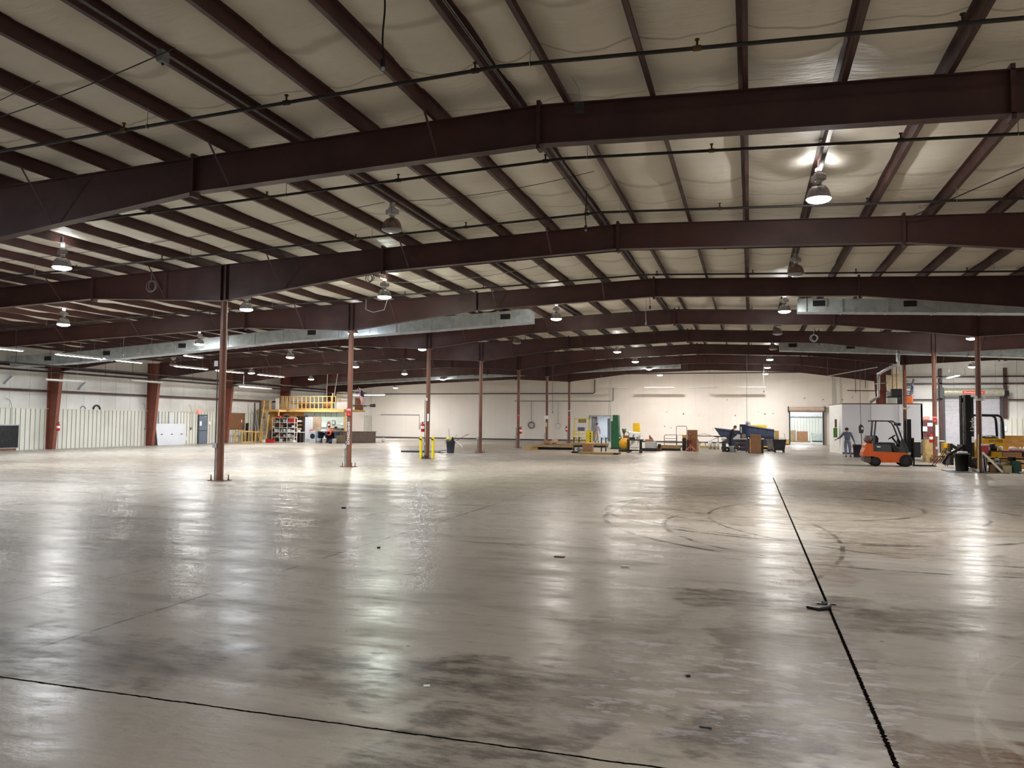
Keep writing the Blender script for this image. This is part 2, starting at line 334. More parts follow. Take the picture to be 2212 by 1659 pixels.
def dup(root, loc, rz=0, label=None, group=None, only=None):
    r = root.copy(); C.objects.link(r); r.location = loc; r.rotation_euler = (root.rotation_euler[0], root.rotation_euler[1], rz)
    if label: r['label'] = label
    if group: r['group'] = group
    for ch in [o for o in root.children]:
        c = ch.copy(); C.objects.link(c); c.parent = r
        for gch in list(ch.children):
            d = gch.copy(); C.objects.link(d); d.parent = c
    return r
def struct(name, mb, m, group=None, label=None, **k):
    return tag(mb.build(name, m, **k), label, None, group, 'structure')
def text(name, s, size, m, loc, rot, parent=None, ext=.003):
    cu = bpy.data.curves.new(name, 'FONT'); cu.body = s; cu.size = size; cu.extrude = ext; cu.align_x = 'CENTER'; cu.align_y = 'CENTER'
    tmp = bpy.data.objects.new(name + '_src', cu); C.objects.link(tmp); bpy.context.view_layer.update()
    me = bpy.data.meshes.new_from_object(tmp.evaluated_get(bpy.context.evaluated_depsgraph_get())); bpy.data.objects.remove(tmp); bpy.data.curves.remove(cu)
    me.materials.clear(); me.materials.append(m); o = bpy.data.objects.new(name, me); C.objects.link(o); o.location = loc; o.rotation_euler = rot
    if parent: o.parent = parent
    return o
def arcp(c, r, a0, a1, n, plane='XZ'):
    out = []
    for i in range(n+1):
        a = a0 + (a1-a0)*i/n; u, v = r*math.cos(a), r*math.sin(a)
        out.append({'XZ': (c[0]+u, c[1], c[2]+v), 'XY': (c[0]+u, c[1]+v, c[2]), 'YZ': (c[0], c[1]+u, c[2]+v)}[plane])
    return out

# ---------------------------------------------------------------- building geometry
RX = -3.154                     # ridge
XW, XE = -38.1, 31.8            # side walls
YR, YB = -9.0, 74.0             # wall behind the camera, far wall
XN = 9.9                        # narrow far hall: its right wall
YS = 57.9                       # end wall of the right-hand aisle
SL = .0375
def roof(x): return 6.766 - SL*abs(x-RX)       # top of rafters
def frame_y(k): return 11.658 + 7.62*(k-1)
CL, CR = -14.785, 8.566
PUR = []
for j in range(0, 27): PUR.append(RX - .38 - 1.33*j)
for j in range(0, 26): PUR.append(RX + .42 + 1.33*j)
PUR = sorted(p for p in PUR if XW+.4 < p < XE-.4)

# floor
b = MB()   # one slab; the front bays carry the detailed stains
NX0, NX1, NY0, NY1 = -16.5, 9.0, 2.0, 27.5
cx = [XW-.2, NX0, NX1, XE+.2]; cyy = [YR-.2, NY0, NY1, YB+18]
b.add([(x, y, 0) for y in cyy for x in cx], []); o_ = len(b.v)
for j in range(3):
    for i in range(3):
        b.f.append((j*4+i, j*4+i+1, j*4+i+5, j*4+i+4)); b.sm.append(False); b.mi.append(0 if i == 1 and j == 1 else 1)
b.cur = 1; b.box(XW-.2, XE+.2, YR-.2, YB+18, -.2, -.002)
tag(b.build('floor', [M_FLOOR, M_FLOOR_FAR]), kind='structure')

# ceiling: insulation blankets sagging between the purlins
b = MB(); xs = []
edges = [XW] + PUR + [XE]
for i in range(len(edges)-1):
    for k in range(6): xs.append((edges[i] + (edges[i+1]-edges[i])*k/6, k/6, i))
xs.append((XE, 0, 0)); ys = []
y = YR
while y < YB+.2: ys.append(y); y += .2 if y < 28 else .4
ny = len(ys)
rr = random.Random(3); ph = [rr.random()*7 for _ in range(len(edges)+2)]; am = [rr.uniform(.09, .14) for _ in range(len(edges)+2)]
vs = []
for yy in ys:
    for x, t, i in xs:
        ny_ = (yy - 11.66) / 7.62; fr = ny_ - math.floor(ny_)         # 0 at a frame
        near = max(0, 1 - min(fr, 1-fr)*7.62/.8)**.6; lap = math.exp(-((fr*7.62-3.1)/.16)**2) + math.exp(-((fr*7.62-5.3)/.2)**2)*.6
        s_ = am[i]*(1 + .35*math.sin(yy*1.3+ph[i]) + .25*math.sin(yy*3.1+ph[i]*2)) * (4*t*(1-t)) * (1-.8*near) * (1-.35*lap)
        vs.append((x, yy, roof(x) + .235 - s_))
nx = len(xs)
b.add(vs, [(j*nx+i, j*nx+nx+i, j*nx+nx+i+1, j*nx+i+1) for j in range(ny-1) for i in range(nx-1)], True)
o = struct('ceiling', b, M_INS)
b = MB()
for x0, x1 in ((XW, RX), (RX, XE)):
    for yb in ((YR, YB),): b.prism([(x0, roof(x0)+.3), (x1, roof(x1)+.3), (x1, roof(x1)+.4), (x0, roof(x0)+.4)], YR-.2, YB+.2, 'Y')
struct('roof_deck', b, M_GREY)

# purlins: Z sections
pur = None
for x in PUR:
    b = MB(); z = roof(x); L0, L1 = YR, YB
    if x > XN: L1 = YS
    sgn = 1 if x > RX else -1
    b.box(x-.004, x+.004, L0, L1, z, z+.22); b.box(*sorted((x, x+sgn*.07)), L0, L1, z, z+.006); b.box(*sorted((x, x-sgn*.07)), L0, L1, z+.214, z+.22)
    b.box(*sorted((x+sgn*.066, x+sgn*.07)), L0, L1, z, z+.022)
    struct('purlin', b, M_STEEL, 'roof purlins')

# rafters
def underside(k):
    pts = [(XW+.9, 4.40), (-33.2, 4.90), (-28, 5.17), (-19.6, 5.50), (CL, 5.26), (-9.65, 5.885), (RX, 6.138), (3.35, 5.918), (CR, 5.31), (13.4, 5.52), (20, 5.28), (26, 5.02), (XE-.9, 4.45)]
    if k >= 7: pts = [p for p in pts if p[0] < 8] + [(XN-.8, 5.15)]
    return pts
def interp(pts, x):
    for (a, za), (c, zc) in zip(pts, pts[1:]):
        if a <= x <= c: return za + (zc-za)*(x-a)/(c-a)
    return pts[0][1] if x < pts[0][0] else pts[-1][1]
for k in range(1, 9):
    Y = frame_y(k); U = underside(k); xr = U[-1][0]; xl = U[0][0]
    b = MB(); web = [(x, z) for x, z in U]; top = [(xr, roof(xr)), (RX, roof(RX)), (xl, roof(xl))]
    b.prism(web + top, Y-.005, Y+.005, 'Y')
    for (x0, z0), (x1, z1) in zip(U, U[1:]): b.prism([(x0, z0), (x1, z1), (x1, z1+.014), (x0, z0+.014)], Y-.1, Y+.1, 'Y')
    for (x0, x1) in ((xl, RX), (RX, xr)): b.prism([(x0, roof(x0)-.014), (x1, roof(x1)-.014), (x1, roof(x1)), (x0, roof(x0))], Y-.1, Y+.1, 'Y')
    raf = struct('roof_beam', b, M_STEEL, 'tapered roof beams')
    par = raf
    off = raf.location
    def child(nm, mb, m):
        mb.v = [Vector(v)-off for v in mb.v]; return mb.build(nm, m, raf)
    for x in (-19.6, -9.65, RX, 3.35, 13.4):
        if x > xr: continue
        zb = interp(U, x); b = MB(); b.box(x-.03, x+.03, Y-.1, Y+.1, zb-.075, roof(x)+.07); child('splice_plate', b, M_STEEL)
    for x in (CL, CR):
        if x > xr-.6: continue
        b = MB(); zb = interp(U, x)
        for s_ in (-.09, .09): b.box(x+s_-.006, x+s_+.006, Y-.095, Y+.095, zb, roof(x))
        child('bearing_stiffener', b, M_STEEL)
    # flange braces from the lower flange up to every second purlin
    for i, p in enumerate(PUR):
        if i % 3 or -3 < p < 8 or p > xr-.5 or p < xl+.5: continue
        zb = interp(U, p) + .02
        if abs(p-RX) < 1: continue
        b = MB(); L = roof(p) - zb
        b.bar((p, Y-.07, zb), (p, Y-.07-min(L, .75), roof(p)+.02), .04, .006); child('flange_brace', b, M_STEEL)
        b = MB(); b.bar((p, Y+.07, zb), (p, Y+.07+min(L, .75), roof(p)+.02), .04, .006); child('flange_brace', b, M_STEEL)

# interior pipe columns
def pipe_column(x, k, zt):
    Y = frame_y(k); r = .1 if k != 3 else .1
    b = MB(); b.cyl((x, Y, .02), (x, Y, zt), .098, n=28); b.box(x-.16, x+.16, Y-.12, Y+.12, zt-.015, zt)
    o = struct('steel_column', b, M_COL, 'interior pipe columns'); off = o.location
    b = MB(); b.box(x-.27, x+.27, Y-.2, Y+.2, 0, .02)
    for dx in (-.2, .2):
        for dy in (-.13, .13): b.cyl((x+dx, Y+dy, .02), (x+dx, Y+dy, .17), .016, n=8); b.cyl((x+dx, Y+dy, .02), (x+dx, Y+dy, .045), .03, n=6)
    b.v = [Vector(v)-off for v in b.v]; b.build('base_plate', M_COL, o)
    return o
for k in range(1, 9): pipe_column(CL, k, 5.26)
for k in range(2, 7): pipe_column(CR, k, 5.31)

# tapered wall columns
def wall_column(x_out, x_in_b, x_in_t, Y, zt, ztop):
    b = MB(); s_ = 1 if x_in_t > x_out else -1
    b.prism([(x_out, 0), (x_in_b, 0), (x_in_t, zt), (x_in_t, ztop-.02), (x_out, ztop)], Y-.006, Y+.006, 'Y')
    b.prism([(x_out, 0), (x_out+s_*.015, 0), (x_out+s_*.015, ztop), (x_out, ztop)], Y-.12, Y+.12, 'Y')
    b.prism([(x_in_b, 0), (x_in_b-s_*.015, 0), (x_in_t-s_*.015, zt), (x_in_t, zt)], Y-.12, Y+.12, 'Y'); b.prism([(x_in_t, zt), (x_in_t-s_*.015, zt), (x_in_t-s_*.015, ztop), (x_in_t, ztop)], Y-.12, Y+.12, 'Y')
    return struct('wall_column', b, M_COLW, 'tapered wall columns')
M_COLW = mat('rust_brown_column', (128, 70, 54), .5, var=.1, nscale=2)
for k in range(2, 9): wall_column(XW+.02, XW+.52, XW+.9, frame_y(k), 4.41, roof(XW)-.02)
for k in range(2, 7): wall_column(XE-.02, XE-.52, XE-.9, frame_y(k), 4.45, roof(XE)-.02)
wall_column(XN-.02, XN-.45, XN-.8, frame_y(8), 5.1, roof(XN)-.02)

# walls
def wainscot(axis, at, a0, a1, z1, face, name='wall_wainscot'):
    """ribbed metal liner: flat pans with a raised rib every 0.305 m"""
    b = MB(); n = int(round(abs(a1-a0)/.305)); pts = []
    for i in range(n):
        a = a0 + (a1-a0)*i/n; d = (a1-a0)/n
        pts += [(a, 0), (a+d*.82, 0), (a+d*.87, .03), (a+d*.95, .03)]
    pts.append((a1, 0)); vs = []
    for u, h in pts:
        for z in (0, z1): vs.append((at+face*h, u, z) if axis == 'X' else (u, at+face*h, z))
    b.add(vs, [(2*i, 2*i+1, 2*i+3, 2*i+2) for i in range(len(pts)-1)])
    b.mi = [1 if i % 4 == 1 else 0 for i in range(len(pts)-1)]; o = struct(name, b, [M_CREAM, M_SEAM])
    return o
b = MB(); b.box(XW-.15, XW, YR, YB, 0, roof(XW)+.4); struct('wall_left', b, M_VINYL)
wainscot('X', XW+.02, YR, YB, 2.27, 1, 'wall_left_wainscot')
b = MB(); b.box(XW, XW+.06, YR, YB, 2.27, 2.31); struct('trim_1', b, M_CREAM)
# far wall with a loading door and a small doorway
D1 = (3.40, 6.13, 2.98); D2 = (-14.75, -12.75, 2.42)
b = MB()
for x0, x1, z0 in ((XW, D2[0], 0), (D2[0], D2[1], D2[2]), (D2[1], D1[0], 0), (D1[0], D1[1], D1[2]), (D1[1], XN+.2, 0)): b.box(x0, x1, YB, YB+.2, z0, 7.2)
struct('wall_back', b, M_BACK)
b = MB(); b.box(XW, D2[0]-.05, YB-.03, YB, 0, .12); b.box(D2[1]+.05, D1[0]-.1, YB-.03, YB, 0, .12); struct('baseboard_back', b, M_DARKG)
b = MB(); b.box(XN, XN+.15, YS+.2, YB+.2, 0, 7.1); struct('wall_right_narrow', b, M_BACK)
DR = (12.30, 15.68, 3.72)
b = MB()
for x0, x1, z0 in ((XN, DR[0], 0), (DR[0], DR[1], DR[2]), (DR[1], XE, 0)): b.box(x0, x1, YS, YS+.2, z0, 7.1)
struct('wall_right_end', b, M_VINYL)
wainscot('Y', YS-.02, XN, DR[0]-.3, 2.3, -1, 'wall_right_end_wainscot'); wainscot('Y', YS-.02, DR[1]+.3, XE, 2.3, -1, 'wall_right_end_wainscot')
b = MB(); b.box(XE, XE+.15, YR, YS, 0, 7); struct('wall_right', b, M_VINYL)
b = MB(); b.box(XW, XE, YR-.2, YR, 0, 7.1); struct('wall_rear', b, M_VINYL)
# girts on the left wall (three rails) and on the right end wall
for z in (3.28, 4.62):
    for k in range(1, 9):
        b = MB(); y0 = frame_y(k)+.13; y1 = frame_y(k+1)-.13
        b.box(XW, XW+.2, y0, y1, z, z+.008); b.box(XW+.19, XW+.2, y0, y1, z-.07, z+.008); b.box(XW, XW+.008, y0, y1, z, z+.07)
        struct('wall_girt', b, M_STEEL, 'wall girts')
for z in (5.08, 4.62, 3.55):
    for x0, x1 in ((XN+.1, DR[0]-.32), (DR[1]+.32, 24)) if z < 4.5 else ((XN+.1, 24),):
        b = MB(); b.box(x0, x1, YS-.2, YS, z, z+.012); b.box(x0, x1, YS-.2, YS-.19, z-.08, z+.012); struct('wall_girt', b, M_STEEL, 'wall girts')
for x, z0 in ((12.12, 0), (15.9, 2.3)):
    b = MB(); b.box(x-.09, x+.09, YS-.2, YS-.188, z0, 5.6); b.box(x-.09, x+.09, YS-.05, YS-.04, z0, 5.6); b.box(x-.005, x+.005, YS-.2, YS-.04, z0, 5.6); struct('door_jamb_post', b, M_STEEL)
# room seen through the loading door
b = MB(); b.box(-2, XN+2, 90, 90.2, 0, 5.4); b.box(-2.1, -2, YB+.2, 90, 0, 5.4); b.box(XN+2, XN+2.1, YB+.2, 90, 0, 5.4); struct('wall_dock_room', b, M_WHITE)
wainscot('Y', 89.95, -2, XN+2, 2.6, -1, 'wall_dock_room_liner')
b = MB(); b.box(-2, XN+2, YB+.2, 90.2, 5.4, 5.5); struct('ceiling_dock_room', b, M_WHITE)
# lobby seen through the small doorway
b = MB(); b.box(-18, -17.9, YB+.2, 79, 0, 2.9); b.box(-10, -9.9, YB+.2, 79, 0, 2.9); b.box(-18, -9.9, 79, 79.1, 0, 2.9); struct('wall_lobby', b, M_OFFW)
b = MB(); b.box(-18, -9.9, YB+.2, 79.1, 2.9, 3); struct('ceiling_lobby', b, M_WHITE)
# ---------------------------------------------------------------- lamps
def lampdata(name, watts, size, sy=None, col=(1, 1, 1), spread=178):
    l = bpy.data.lights.new(name, 'AREA'); l.energy = watts; l.color = col; l.spread = math.radians(spread)
    if sy: l.shape = 'RECTANGLE'; l.size = size; l.size_y = sy
    else: l.shape = 'DISK'; l.size = size
    return l
COOL = (.90, .96, 1.0); GREENISH = (.93, 1.0, .90); WARM = (1.0, .955, .91); NEUT = (1.0, .985, .96)
L_EM = {}
def lens_mat(key, col, st):
    if key not in L_EM: L_EM[key] = mat('lamp_lens_'+key, col, .3, var=0, emit=col, est=st)
    return L_EM[key]
M_REFL = mat('prismatic_reflector', (150, 148, 152), .3, .5, var=.03); M_REFLU = mat('unlit_reflector', (128, 108, 102), .25, .5, var=.05)
M_BALL = mat('ballast_casting', (170, 168, 170), .45, .2, var=.05)
def high_bay(x, y, z, lit, tone, label, key, pw=1., bay0=False):
    """z is the rim height of the reflector; the hook reaches the purlin above"""
    t = thing('high_bay_lamp', label, 'ceiling lamp', (x, y, z), R.uniform(0, 6), 'high bay lamps')
    zt = roof(x) - z
    b = MB(); b.cyl((0, 0, .47), (0, 0, zt+.17), .012, n=8); b.box(-.05, .05, -.04, .04, zt-.09, zt+.01); b.build('hanger', M_COND, t)
    b = MB(); b.box(-.125, .125, -.1, .1, .34, .46); b.box(-.07, .07, -.07, .07, .45, .50); b.build('ballast_housing', M_BALL, t, bev=.02)
    b = MB(); b.lathe([(.075, .34), (.06, .32), (.06, .26), (.085, .25)], n=16); b.build('socket', M_CHROME, t)
    b = MB(); b.lathe([(.085, .25), (.14, .225), (.185, .165), (.21, .09), (.22, .02), (.232, 0), (.225, 0), (.213, .02), (.2, .09), (.175, .16), (.13, .215), (.08, .24)], n=28)
    b.build('reflector', M_REFL if lit else M_REFLU, t)
    b = MB(); b.lathe([(.222, .0), (.2, -.03), (.14, -.055), (.07, -.068), (.0, -.072)], n=24)
    b.build('lens', lens_mat(key, {'cool': (226, 232, 255), 'green': (236, 255, 226), 'warm': (255, 240, 214), 'neutral': (255, 250, 236)}[key], 42.) if lit else mat('unlit_lens', (150, 150, 150), .2, var=0), t)
    if lit:
        l = lampdata('lamp_light', HIGH_BAY_W*pw, .42, col=tone); lo = bpy.data.objects.new('lamp_light', l); C.objects.link(lo); lo.parent = t; lo.location = (0, 0, -.09)
        g_ = bpy.data.lights.new('lens_glow', 'POINT'); g_.energy = HIGH_BAY_W*.24*pw; g_.color = tone; g_.shadow_soft_size = .07
        go = bpy.data.objects.new('lens_glow', g_); C.objects.link(go); go.parent = t; go.location = (0, 0, -.15)
        u = lampdata('lamp_uplight', 1, .3, col=tone, spread=176); u.energy = HIGH_BAY_W*(.1 if bay0 else .02)*pw
        uo = bpy.data.objects.new('lamp_uplight', u); C.objects.link(uo); uo.parent = t; uo.location = (0, 0, .53); uo.rotation_euler = (math.pi, 0, 0)
    return t
ROWS = [  # x, [(bay, lit)], z, tone, key
    (1.25, [(1, 1), (2, 0), (3, 1), (4, 0), (5, 0), (6, 1), (7, 1), (8, 1), (-1, 1)], 6.02, NEUT, 'neutral'),
    (-7.55, [(1, 0), (3, 1), (5, 1), (6, 1), (7, 1), (8, 1)], 6.0, WARM, 'warm'),
    (-11.5, [(2, 1), (4, 0)], 5.86, GREENISH, 'green'),
    (-16.8, [(1, 1), (2, 1), (3, 1), (4, 1), (0, 1), (-1, 1)], 5.62, COOL, 'cool'),
    (-24.9, [(2, 1), (3, 1), (4, 1), (5, 1), (6, 1), (7, 1)], 5.32, NEUT, 'neutral'),
    (-32.9, [(4, 0), (5, 1), (6, 1), (8, 1)], 4.98, NEUT, 'neutral'),
    (9.3, [(4, 1), (0, 1), (-1, 1)], 5.62, NEUT, 'neutral'), (13.0, [(6, 1)], 5.4, NEUT, 'neutral'), (17.5, [(3, 1), (4, 1), (5, 1)], 5.3, NEUT, 'neutral')]  # outermost right row is added out of view to light the booth and aisle
ordn = ['nearest', 'second', 'third', 'fourth', 'fifth', 'sixth', 'seventh', 'eighth']
rown = {1.25: 'the lamp row right of the ridge', -7.55: 'the lamp row just left of the ridge', -11.5: 'the short middle lamp row', -16.8: 'the row by the left columns', -24.9: 'the row across the left aisle', -32.9: 'the row nearest the left wall', 9.3: 'the row by the right columns', 13.0: 'the row over the right aisle', 17.5: 'the added unseen row far out to the right'}
for x, bays, z, tone, key in ROWS:
    i = 0
    for bay, lit in bays:
        if bay > 0: i += 1
        yy = frame_y(bay) + 3.81
        lab = ('glowing' if lit else 'unlit grey') + ' high bay lamp, ' + (ordn[i-1] if bay > 0 else 'added unseen rearmost' if bay < 0 else 'added unseen one near the camera') + ' in ' + rown[x]
        high_bay(x, yy, z, lit, tone, lab, key, .4 if bay <= 0 else .95 if bay == 8 else .44 if bay > 5 and x < 9 else (.8 if x > 9 else .6 if bay > 2 else .9) * (.66 if x < -15 else 1), bay <= 0)  # bays before the first beam: unseen lamps added to brighten ceiling and near floor

# fluorescent strips
def strip(x, y0, y1, z, lit, label, along='Y', drop=None):
    L = y1-y0; t = thing('strip_light', label, 'strip light', (x, y0, z) if along == 'Y' else (y0, x, z), 0 if along == 'Y' else -math.pi/2, 'fluorescent strip lights')
    zz = (drop if drop else roof(x if along == 'Y' else (y0+y1)/2)) - z
    b = MB(); b.box(-.07, .07, 0, L, .03, .09); b.prism([(-.16, .0), (-.07, .06), (.07, .06), (.16, .0), (.155, -.006), (.07, .05), (-.07, .05), (-.155, -.006)], 0, L, 'Y'); b.build('housing', M_WHITE, t)
    tm = mat('lit_tube', (250, 252, 255), .3, var=0, emit=(240, 246, 255), est=9.) if lit else mat('dead_tube', (205, 205, 200), .3, var=0)
    for h in range(2):
        b = MB(); a0 = .05 + h*L/2; a1 = (h+1)*L/2-.05
        for s_ in (-.05, .05): b.cyl((s_, a0, -.0), (s_, a1, -.0), .019, n=10)
        b.build('tube_pair', tm, t)
    for a in (L*.15, L*.85): b = MB(); b.cyl((0, a, .09), (0, a, zz+(.1 if not drop else .02)), .005, n=6); b.build('suspension_wire', M_COND, t)
    if lit:
        l = lampdata('tube_light', TUBE_W, .26, L, col=COOL, spread=175); lo = bpy.data.objects.new('tube_light', l); C.objects.link(lo); lo.parent = t; lo.location = (0, L/2, -.03)
XF = -31.5
for i, (y0, y1) in enumerate(((24.6, 27.1), (28.9, 31.5), (32.75, 34.2), (36.9, 39.6), (40.5, 43.1), (44.8, 47.7))):
    if i == 2: y0, y1 = 32.5, 34.3
    z = 4.78
    strip(XF, y0, y1, z, True, 'lit fluorescent strip, ' + ordn[i] + ' along the left wall side')
strip(-27.6, 33.0, 34.3, 5.0, True, 'lit fluorescent strip under the big duct', 'Y')
for y0, y1, z, w_ in ((31.9, 34.3, 3.75, 'nearer'), (37.8, 40.3, 4.02, 'farther')): strip(-35.5, y0, y1, z, False, 'unlit white strip light low over left wainscot, ' + w_)
strip(-33.6, 45.5, 49.3, 4.0, False, 'long unlit strip light near the wooden loft')
for i, (x0, x1) in enumerate(((-13.49, -10.89), (-9.27, -6.59), (-5.23, -2.67), (-1.2, 1.31))):
    strip(71.8, x0, x1, 5.0, False, 'unlit strip light hanging before far wall, ' + ('leftmost', 'second from left', 'third from left', 'rightmost')[i], 'X')
strip(12.6-1.0, 51.0, 53.4, 4.72, True, 'lit strip light above the white office roof at right')
strip(20.6-3.3, 50.5, 53, 3.5, True, 'lit strip light at the right edge of the aisle')
strip(61.0, -33.6, -30.2, 4.0, True, 'lit strip light over the wooden loft', 'X')
# lamps of the rooms beyond the two openings
for x, y, z, nm, wt in ((4.8, 80, 5.2, 'dock room', 160), (4.8, 86, 5.2, 'dock room back', 160), (-13.8, 76.5, 2.8, 'lobby', 38)):
    t = thing('panel_light', 'square ceiling panel light in the ' + nm, 'ceiling lamp', (x, y, z))
    b = MB(); b.box(-.6, .6, -.6, .6, .02, .1); b.build('housing', M_WHITE, t); b = MB(); b.box(-.55, .55, -.55, .55, 0, .02); b.build('diffuser', mat('lit_panel', (250, 252, 255), .4, var=0, emit=(235, 245, 255), est=3), t)
    l = lampdata('panel_light_source', wt, 1.1, 1.1, col=(.86, .94, 1.0), spread=170); lo = bpy.data.objects.new('panel_light_source', l); C.objects.link(lo); lo.parent = t; lo.location = (0, 0, -.02)
# ---------------------------------------------------------------- overhead services
def zr(x): return roof(x) - .27
def sprinkler_line(Y, x0, x1, n):
    t = thing('sprinkler_pipe', n, 'pipe', ((x0+x1)/2, Y, zr((x0+x1)/2)), 0, 'sprinkler branch pipes'); o = t.location
    pts = [(x-o[0], 0, zr(x)-o[2]) for x in ([x0, RX, x1] if x0 < RX < x1 else [x0, x1])]
    b = MB(); b.tube(pts, .026, 10); b.build('pipe', M_PIPE, t)
    x = x0 + 1.1; i = 0
    while x < x1-.3:
        z = zr(x) - o[2]; b = MB()
        b.cyl((x-.05-o[0], 0, z), (x+.05-o[0], 0, z), .036, n=10); b.cyl((x-o[0], 0, z), (x-o[0], 0, z+.1), .014, n=8); b.cyl((x-o[0], 0, z+.1), (x-o[0], 0, z+.115), .03, n=10); b.build('sprinkler_head', M_BRASS if i % 3 == 1 else M_PIPE, t)
        if i % 2 == 0:
            xa = min(PUR, key=lambda p: abs(p-x-1.0)); zz = zr(xa) - o[2]; b = MB(); b.cyl((xa-o[0], 0, zz), (xa-o[0], 0, roof(xa)-o[2]+.02), .006, n=6); b.tube(arcp((xa-o[0], 0, zz), .035, 0, 2*math.pi, 12, 'YZ')[:-1], .006, 5, True); b.build('pipe_hanger', M_COND, t)
        x += 2.9; i += 1
SY = [9.6, 13.35, 17.05, 20.97, 24.67, 28.5, 32.6, 36.2, 39.9, 43.8, 47.5]
wd = ['nearest', 'second', 'third', 'fourth', 'fifth', 'sixth', 'seventh', 'eighth', 'ninth', 'tenth', 'eleventh']
for i, y in enumerate(SY): sprinkler_line(y, -30 if y > 22 else -22, 20 if y > 20 else 9, 'dark sprinkler pipe under the purlins, ' + wd[i] + ' from the camera')

# conduits along selected purlins
for i, px in enumerate([p for p in PUR if min(abs(p-q) for q in (-3.53, -7.55, 1.25)) < .55][:4]):
    b = MB(); b.tube([(px+.05, 3, roof(px)+.06), (px+.05, 73, roof(px)+.06)], .009, 6); b.tube([(px+.08, 3, roof(px)+.06), (px+.08, 73, roof(px)+.06)], .009, 6)
    tag(b.build('conduit_run', M_GREY), 'thin steel conduit pair along a purlin, ' + ('leftmost', 'second from left', 'third from left', 'rightmost')[i] + ' of four', 'conduit', 'roof conduits')
# little bracing cables
def cable(pts, r, m, name, label, cat, n=6, sag=0):
    if sag:
        a, c = Vector(pts[0]), Vector(pts[1]); pts = [a.lerp(c, k/14) - Vector((0, 0, sag*4*(k/14)*(1-k/14))) for k in range(15)]
    b = MB(); b.tube(pts, r, n); return tag(b.build(name, m), label, cat)
cable([(-13.0, 9.0, 6.25), (-6.9, 7.9, 6.45)], .008, M_PIPE, 'roof_cable', 'loose dark cable under the insulation at upper left', 'cable', sag=.12)
cable([(-13.2, 8.9, 6.2), (-9.2, 8.0, 6.35)], .006, M_PIPE, 'roof_cable', 'second thin cable beside it at the upper left corner', 'cable', sag=.05)
cable([(-20, 15.6, 5.9), (-7.6, 15.2, 6.55)], .006, M_PIPE, 'roof_cable', 'dark cable feeding the unlit lamp nearest the ridge', 'cable', sag=.15)
cable([(-7.4, 15.2, 6.55), (-2.9, 14.8, 6.7)], .006, M_PIPE, 'roof_cable', 'sagging cable between the ridge and the unlit lamp', 'cable', sag=.12)
cable([(3.2, 18.9, 6.32), (5.4, 13.4, 6.3)], .012, M_PIPE, 'brace_rod', 'diagonal roof brace rod at the upper right', 'rod')
cable([(-11.4, 23.1, 6.35), (-6.0, 22.8, 6.6)], .008, M_COND, 'roof_cable', 'pale cable running right from the greenish lit lamp', 'cable', sag=.18)
cable([(-13.7, 26.0, 6.3), (-13.6, 25.8, 5.9), (-13.2, 25.6, 5.75), (-12.6, 25.3, 5.78), (-12.3, 25, 6.2)], .014, M_LGREY, 'hanging_cable', 'grey flexible cord looping beside the greenish lamp', 'cord')
# junction box on a purlin, upper left
t = thing('junction_box', 'small grey junction box on a purlin at the upper left', 'electrical box', (-7.35, 8.2, 6.55))
b = MB(); b.box(-.05, .05, -.07, .07, -.1, .06); b.build('box', M_GREY, t, bev=.01); b = MB(); b.cyl((0, 0, -.1), (0, 0, -.13), .015, n=8); b.build('cable_gland', M_BLACK, t)
# drop cords with plugs
def drop_cord(x, y, z0, z1, label, m=None, plug=None, curve=.04):
    t = thing('drop_cord', label, 'power cord', (x, y, z1))
    b = MB(); b.tube([(math.sin(k*.7)*curve*.3, 0, (roof(x)+.15-z1)*(1-k/10)) for k in range(11)], .012, 8); b.build('cord', m or M_BLACK, t)
    b = MB(); b.cyl((0, 0, .0), (0, 0, -.09), .03, .034, n=12); b.build('plug', plug or M_BLACK, t)
    b = MB(); b.cyl((0, 0, -.09), (0, 0, -.12), .022, n=10); b.build('socket_face', M_LGREY, t); return t
drop_cord(-4.13, 8.15, 6.9, 6.05, 'black drop cord with a plug near the top of the picture')
drop_cord(-3.45, 16.7, 6.7, 6.13, 'black cord curving down under the second ridge purlin')
drop_cord(-3.35, 27.4, 6.6, 5.9, 'grey cord hanging below the third beam at the ridge', M_GREY)
drop_cord(-3.9, 30.6, 6.5, 5.75, 'pale cord loop with plug under the fourth beam', M_LGREY, M_LGREY)
drop_cord(-29.6, 31.0, 5.9, 4.95, 'thin cord with a white plug by the left duct', M_COND, M_WHITE)
drop_cord(-12.5, 50.0, 5.6, 2.5, 'dark hose-like cord hanging between the far columns', M_DARKG)
drop_cord(-.2, 53.0, 6.5, 1.85, 'long vertical power cord reaching down to the workbench', M_GREY)
drop_cord(6.36, 51.0, 6.2, 1.85, 'cord dropping to the grey switch box before the office', M_DARKG)
drop_cord(1.0, 62, 6.4, 4.3, 'short cord with a dark ball end under the far lamps', M_GREY)
